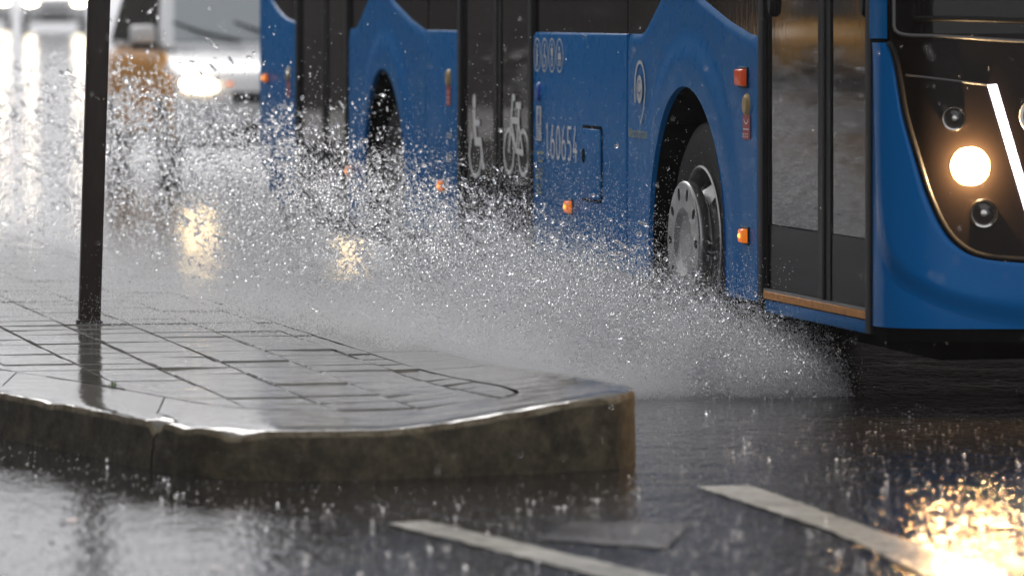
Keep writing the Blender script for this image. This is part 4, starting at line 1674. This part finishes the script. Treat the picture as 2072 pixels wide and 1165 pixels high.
# -- larger drops thrown as short threads
def threads(n_threads, s_lo, s_hi, spow, zfun, per=(5, 22), length=(0.02, 0.14), jit=0.010, oscale=1.0):
    s0 = s_lo + (s_hi - s_lo) * rng.random(n_threads) ** spow
    top = np.interp(s0, SK, TK)
    oc = np.interp(s0, SK, OK_)
    ow = np.interp(s0, SK, WK)
    z0 = top * zfun(s0, n_threads)
    o0 = oc + ow * oscale * rng.normal(size=n_threads) * 0.55
    # higher water hangs a little further out
    cnt_ = rng.integers(per[0], per[1], n_threads)
    idx = np.repeat(np.arange(n_threads), cnt_)
    n = len(idx)
    vel = np.stack([-2.0 + 1.6 * rng.normal(size=n_threads), 2.0 + 1.0 * rng.normal(size=n_threads), 1.4 + 1.8 * rng.normal(size=n_threads)], 1)
    vel /= np.linalg.norm(vel, axis=1, keepdims=True)
    ln = length[0] + (length[1] - length[0]) * rng.random(n_threads) ** 2
    u = (rng.random(n) - .5) * ln[idx]
    s = s0[idx] + vel[idx, 0] * u + jit * rng.normal(size=n)
    o = o0[idx] + vel[idx, 1] * u + jit * rng.normal(size=n)
    z = z0[idx] + vel[idx, 2] * u + jit * rng.normal(size=n)
    P = bus_to_world(s, o, z)
    return P, s, o, z


def z_low(s, n):
    b1 = np.where(rng.random(n) < 0.38, rng.beta(5, 1.6, n), rng.beta(1.0, 1.7, n))
    b2 = rng.beta(2.6, 1.5, n)
    mixp = 1 / (1 + np.exp((s + 1.6) * 1.6))        # to the rear the sheet has lifted off
    z = np.where(rng.random(n) < mixp, b2, b1)
    tail = rng.random(n) < 0.07
    return np.where(tail, z + 0.35 * rng.exponential(0.5, n), z)


P1, s1, o1, z1 = threads(7400, -6.8, 1.85, 0.85, z_low, (2, 12), (0.01, 0.10), 0.022)
P2, s2, o2, z2 = threads(2000, -11.0, -4.0, 0.7, z_low, (2, 6), (0.02, 0.15), 0.05, 1.3)
P3, s3, o3, z3 = threads(900, -4.5, 1.2, 0.9, lambda s, n: rng.beta(1.5, 1.2, n) * 1.08, (1, 4), (0.1, 0.4), 0.05, 1.6)
n4 = 5200
s4 = -9.5 + 7.5 * rng.random(n4); o4 = 1.2 + 2.3 * rng.random(n4) ** 1.2; z4 = 0.25 + 1.05 * rng.beta(1.5, 1.5, n4)
P4 = bus_to_world(s4, o4, z4)
PD = np.concatenate([P1, P2, P3, P4]); ZD = np.concatenate([z1, z2, z3, z4]); OD = np.concatenate([o1, o2, o3, o4])
ok = (ZD > ground_at(PD) + 0.01) & (OD > -0.12)
ok &= (clump(PD, 9, 3) + 0.9 * rng.normal(size=len(PD))) > -0.9
PD = PD[ok]
rad = np.clip(rng.lognormal(math.log(0.0029), 0.55, len(PD)), 0.0012, 0.0105)
dirs = rng.normal(size=(len(PD), 3)) * 0.5 + np.array((-0.6, 0.2, 0.5)); dirs /= np.linalg.norm(dirs, axis=1, keepdims=True)
spl = scatter_mesh('splash_drops', PD, rad, ICO_V, ICO_F, M['drop'], (dirs, np.where(rng.random(len(PD)) < 0.12, 2.0 + 3.0 * rng.random(len(PD)), 1 + 0.6 * rng.random(len(PD)) ** 3)))
tag(spl, 'sheet of water drops thrown up by the front wheel of the bus', 'splash', kind='stuff')

# -- fine spray
def spray(n, s_lo, s_hi, spow, o_lo, o_hi, zscale, zmax, shape=1.0):
    s = s_lo + (s_hi - s_lo) * rng.random(n) ** spow
    o = o_lo + (o_hi - o_lo) * rng.random(n)
    z = zscale * rng.gamma(shape, 1.0, n)
    return s, o, z


def sheet_cloud(n, s_lo, s_hi, spow, thick):
    s = s_lo + (s_hi - s_lo) * rng.random(n) ** spow
    z = np.interp(s, SK, TK) * z_low(s, n) * 0.98
    o = np.interp(s, SK, OK_) + np.interp(s, SK, WK) * thick * rng.normal(size=n)
    return s, o, z


def foot_cloud(n):
    s, o, z = spray(n, -2.4, 1.80, 0.75, -0.15, 1.45, 0.085, .6, 1.25)
    z = z * np.interp(s, [-2.4, -.5, .9, 1.5, 1.8], [1.7, 1.35, 1.05, .7, .30])
    smax = np.where(o < 1.2, 1.80 - 0.08 * np.abs(o), 1.7 - (o - 1.2) * 2.1)
    k = s < smax - 0.05 * rng.exponential(1, n)
    return s[k], o[k], z[k]


def paving_cloud(n):
    s, o, z = spray(n, -6.5, 1.3, 0.95, 1.1, 3.0, 0.075, .5, 1.1)
    smax = 1.7 - (o - 1.2) * 1.9
    k = (s < smax - 0.45 * rng.exponential(1, n))
    return s[k], o[k], z[k] + 0.15


def gather(parts, seed, cl=0.8):
    S_, O_, Z_ = [np.concatenate([q[i] for q in parts]) for i in range(3)]
    Pw = bus_to_world(S_, O_, Z_)
    k = (Z_ > ground_at(Pw) + 0.002) & (O_ > -0.25) & ((clump(Pw, 8, seed) + cl * clump(Pw, 23, seed + 1) + 0.5 * rng.normal(size=len(Pw))) > -0.6)
    return Pw[k]


PS = gather([foot_cloud(80000), paving_cloud(12000), sheet_cloud(42000, -7.5, 1.7, 0.7, 0.5), spray(14000, -13.0, -2.5, 0.8, 0.0, 3.2, 0.20, 1.3, 1.3)], 5)
rad = np.clip(rng.lognormal(math.log(0.0018), 0.35, len(PS)), 0.0008, 0.0036)
grain = scatter_mesh('coarse_spray', PS, rad, TET_V, TET_F, M['spray'])
tag(grain, 'grainy white spray torn off the splash beside the front wheel', 'spray', kind='stuff')


def point_mist(name, pos, rad, material):
    """droplets far below pixel size, as a point cloud"""
    me = bpy.data.meshes.new(name)
    me.vertices.add(len(pos))
    me.vertices.foreach_set('co', pos.astype(np.float32).ravel())
    at = me.attributes.new('drop_radius', 'FLOAT', 'POINT')
    at.data.foreach_set('value', rad.astype(np.float32))
    o = bpy.data.objects.new(name, me)
    COL.objects.link(o)
    me.materials.append(material)
    ng = bpy.data.node_groups.new(name, 'GeometryNodeTree')
    ng.interface.new_socket('Geometry', in_out='INPUT', socket_type='NodeSocketGeometry')
    ng.interface.new_socket('Geometry', in_out='OUTPUT', socket_type='NodeSocketGeometry')
    gi, go = ng.nodes.new('NodeGroupInput'), ng.nodes.new('NodeGroupOutput')
    mp = ng.nodes.new('GeometryNodeMeshToPoints')
    na = ng.nodes.new('GeometryNodeInputNamedAttribute')
    na.data_type = 'FLOAT'
    na.inputs['Name'].default_value = 'drop_radius'
    sm = ng.nodes.new('GeometryNodeSetMaterial')
    sm.inputs['Material'].default_value = material
    ng.links.new(gi.outputs[0], mp.inputs['Mesh'])
    ng.links.new([q for q in na.outputs if q.enabled][0], mp.inputs['Radius'])
    ng.links.new(mp.outputs[0], sm.inputs[0])
    ng.links.new(sm.outputs[0], go.inputs[0])
    md = o.modifiers.new('points', 'NODES')
    md.node_group = ng
    return o


PM = gather([foot_cloud(1050000), paving_cloud(400000), sheet_cloud(70000, -1.0, 1.75, 0.6, 0.42), spray(120000, -9.0, -1.5, 0.8, 0.2, 3.4, 0.10, 1.3, 1.2)], 15, 0.5)
rad = np.clip(rng.lognormal(math.log(0.00105), 0.25, len(PM)), 0.0006, 0.002)
mist = point_mist('fine_spray', PM, rad, M['spray'])
tag(mist, 'pale soft mist of fine spray rolling over the kerb beside the bus', 'mist', kind='stuff')

# -- falling rain between camera and bus
n = 900
yy = rng.uniform(10.5, 24, n)
xx = rng.uniform(-0.11, 0.11, n) * yy
zz2 = 1.4 - rng.uniform(0.0, 0.115, n) * yy
PR = np.stack([xx, yy, zz2], 1)
PR = PR[zz2 > 0.2]
dirs = np.tile(np.array([[0.05, 0, -1.0]]), (len(PR), 1)); dirs /= np.linalg.norm(dirs, axis=1, keepdims=True)
rain = scatter_mesh('raindrops', PR, rng.uniform(0.0007, 0.0016, len(PR)), OCT_V, OCT_F, M['drop'], (dirs, rng.uniform(2, 6, len(PR))))
tag(rain, 'scattered falling raindrops in the air in front of the bus', 'rain', kind='stuff')

# -- raindrop impacts on the flooded road: little crowns and rebound columns
cv, cf = [], []
imp_pos, imp_rad, imp_k = [], [], []
r2 = random.Random(5)
for _ in range(170):
    y = 11.9 + 6.2 * r2.random() ** 1.3
    x = r2.uniform(-0.108, 0.108) * y
    if on_walk(x, y):
        continue
    hgt = 0.004 + 0.016 * r2.random() ** 2
    imp_pos.append((x, y, hgt * .35)); imp_rad.append(0.004 + 0.006 * r2.random() ** 2); imp_k.append(0.35 + 0.5 * r2.random())
    if r2.random() < 0.25:
        imp_pos.append((x, y, hgt + .012)); imp_rad.append(0.003 + 0.0025 * r2.random()); imp_k.append(1.15)
    for q in range(r2.randint(0, 4)):
        imp_pos.append((x + r2.gauss(0, .014), y + r2.gauss(0, .014), hgt * r2.random() + .004)); imp_rad.append(0.0015 + 0.002 * r2.random()); imp_k.append(1.0)
for _ in range(4200):
    y = 11.9 + 5.4 * r2.random() ** 1.2
    x = r2.uniform(-0.108, 0.108) * y
    if on_walk(x, y):
        continue
    imp_pos.append((x, y, 0.0)); imp_rad.append(0.0014 + 0.0028 * r2.random() ** 2); imp_k.append(0.8)
imp_pos = np.array(imp_pos); imp_rad = np.array(imp_rad); imp_k = np.array(imp_k)
up = np.tile(np.array([[0, 0, 1.0]]), (len(imp_pos), 1))
impo = scatter_mesh('raindrop_impacts', imp_pos, imp_rad, ICO_V, ICO_F, M['drop'], (up, imp_k))
tag(impo, 'small crowns and beads where rain strikes the flooded road', 'rain splash', kind='stuff')

# -- small things on the ground
def blade(bm, base, d, h, w):
    a = Vector(base); side = Vector((-d.y, d.x, 0)).normalized() * w
    p = [a - side, a + side, a + d * .5 * h + Vector((0, 0, h * .7)) + side * .7, a + d * h + Vector((0, 0, h)), a + d * .5 * h + Vector((0, 0, h * .7)) - side * .7]
    bm.faces.new([bm.verts.new(q) for q in p])


bm = bmesh.new()
for k in range(16):
    d = Vector((r2.gauss(0, 1), r2.gauss(0, 1), 0)).normalized()
    blade(bm, (r2.gauss(0, .008), r2.gauss(0, .008), 0), d * r2.uniform(.3, 1), r2.uniform(.006, .014), .002)
wd = from_bm('weed_tuft', bm, M['weed'])
wd.location = (-1.33, 16.32, 0.150)
tag(wd, 'tiny green weed tuft growing in a paving joint below the post', 'weed')
for (x, y, a, lab) in ((-1.21, 13.42, .4, 'small reddish leaf floating on the bright puddle, left of the other'), (-0.74, 12.27, 2.2, 'small reddish leaf floating at the near edge of the bright puddle')):
    bm = bmesh.new()
    pts = [(0.028, 0), (0.014, 0.010), (-0.006, 0.012), (-0.024, 0.004), (-0.030, 0), (-0.024, -0.005), (-0.006, -0.012), (0.014, -0.009)]
    ct = bm.verts.new((0, 0, 0.002))
    rg = [bm.verts.new((px_, py_, 0.006 + 0.003 * math.sin(i * 1.7))) for i, (px_, py_) in enumerate(pts)]
    for i in range(len(rg)):
        bm.faces.new((ct, rg[i], rg[(i + 1) % len(rg)]))
    lf = from_bm('fallen_leaf', bm, M['leaf'], None, True)
    lf.location = (x, y, 0.001)
    lf.rotation_euler = (0, 0, a)
    tag(lf, lab, 'leaf', 'leaves on the puddle')

# ------------------------------------------------------------------ rain haze in the air
hz = box('haze', -105, 45, -32, 260, -1.0, 27.5, M['wall'])
hm = bpy.data.materials.new('rain_haze')
hm.use_nodes = True
hm.node_tree.nodes.clear()
ho = hm.node_tree.nodes.new('ShaderNodeOutputMaterial')
hv = hm.node_tree.nodes.new('ShaderNodeVolumePrincipled')
hv.inputs['Color'].default_value = (0.93, 0.94, 0.96, 1)
hv.inputs['Density'].default_value = 0.0006
hm.node_tree.links.new(hv.outputs[0], ho.inputs['Volume'])
hz.data.materials.clear()
hz.data.materials.append(hm)
hz['kind'] = 'stuff'
hz['label'] = 'pale rain haze filling the air along the street'
hz['category'] = 'haze'
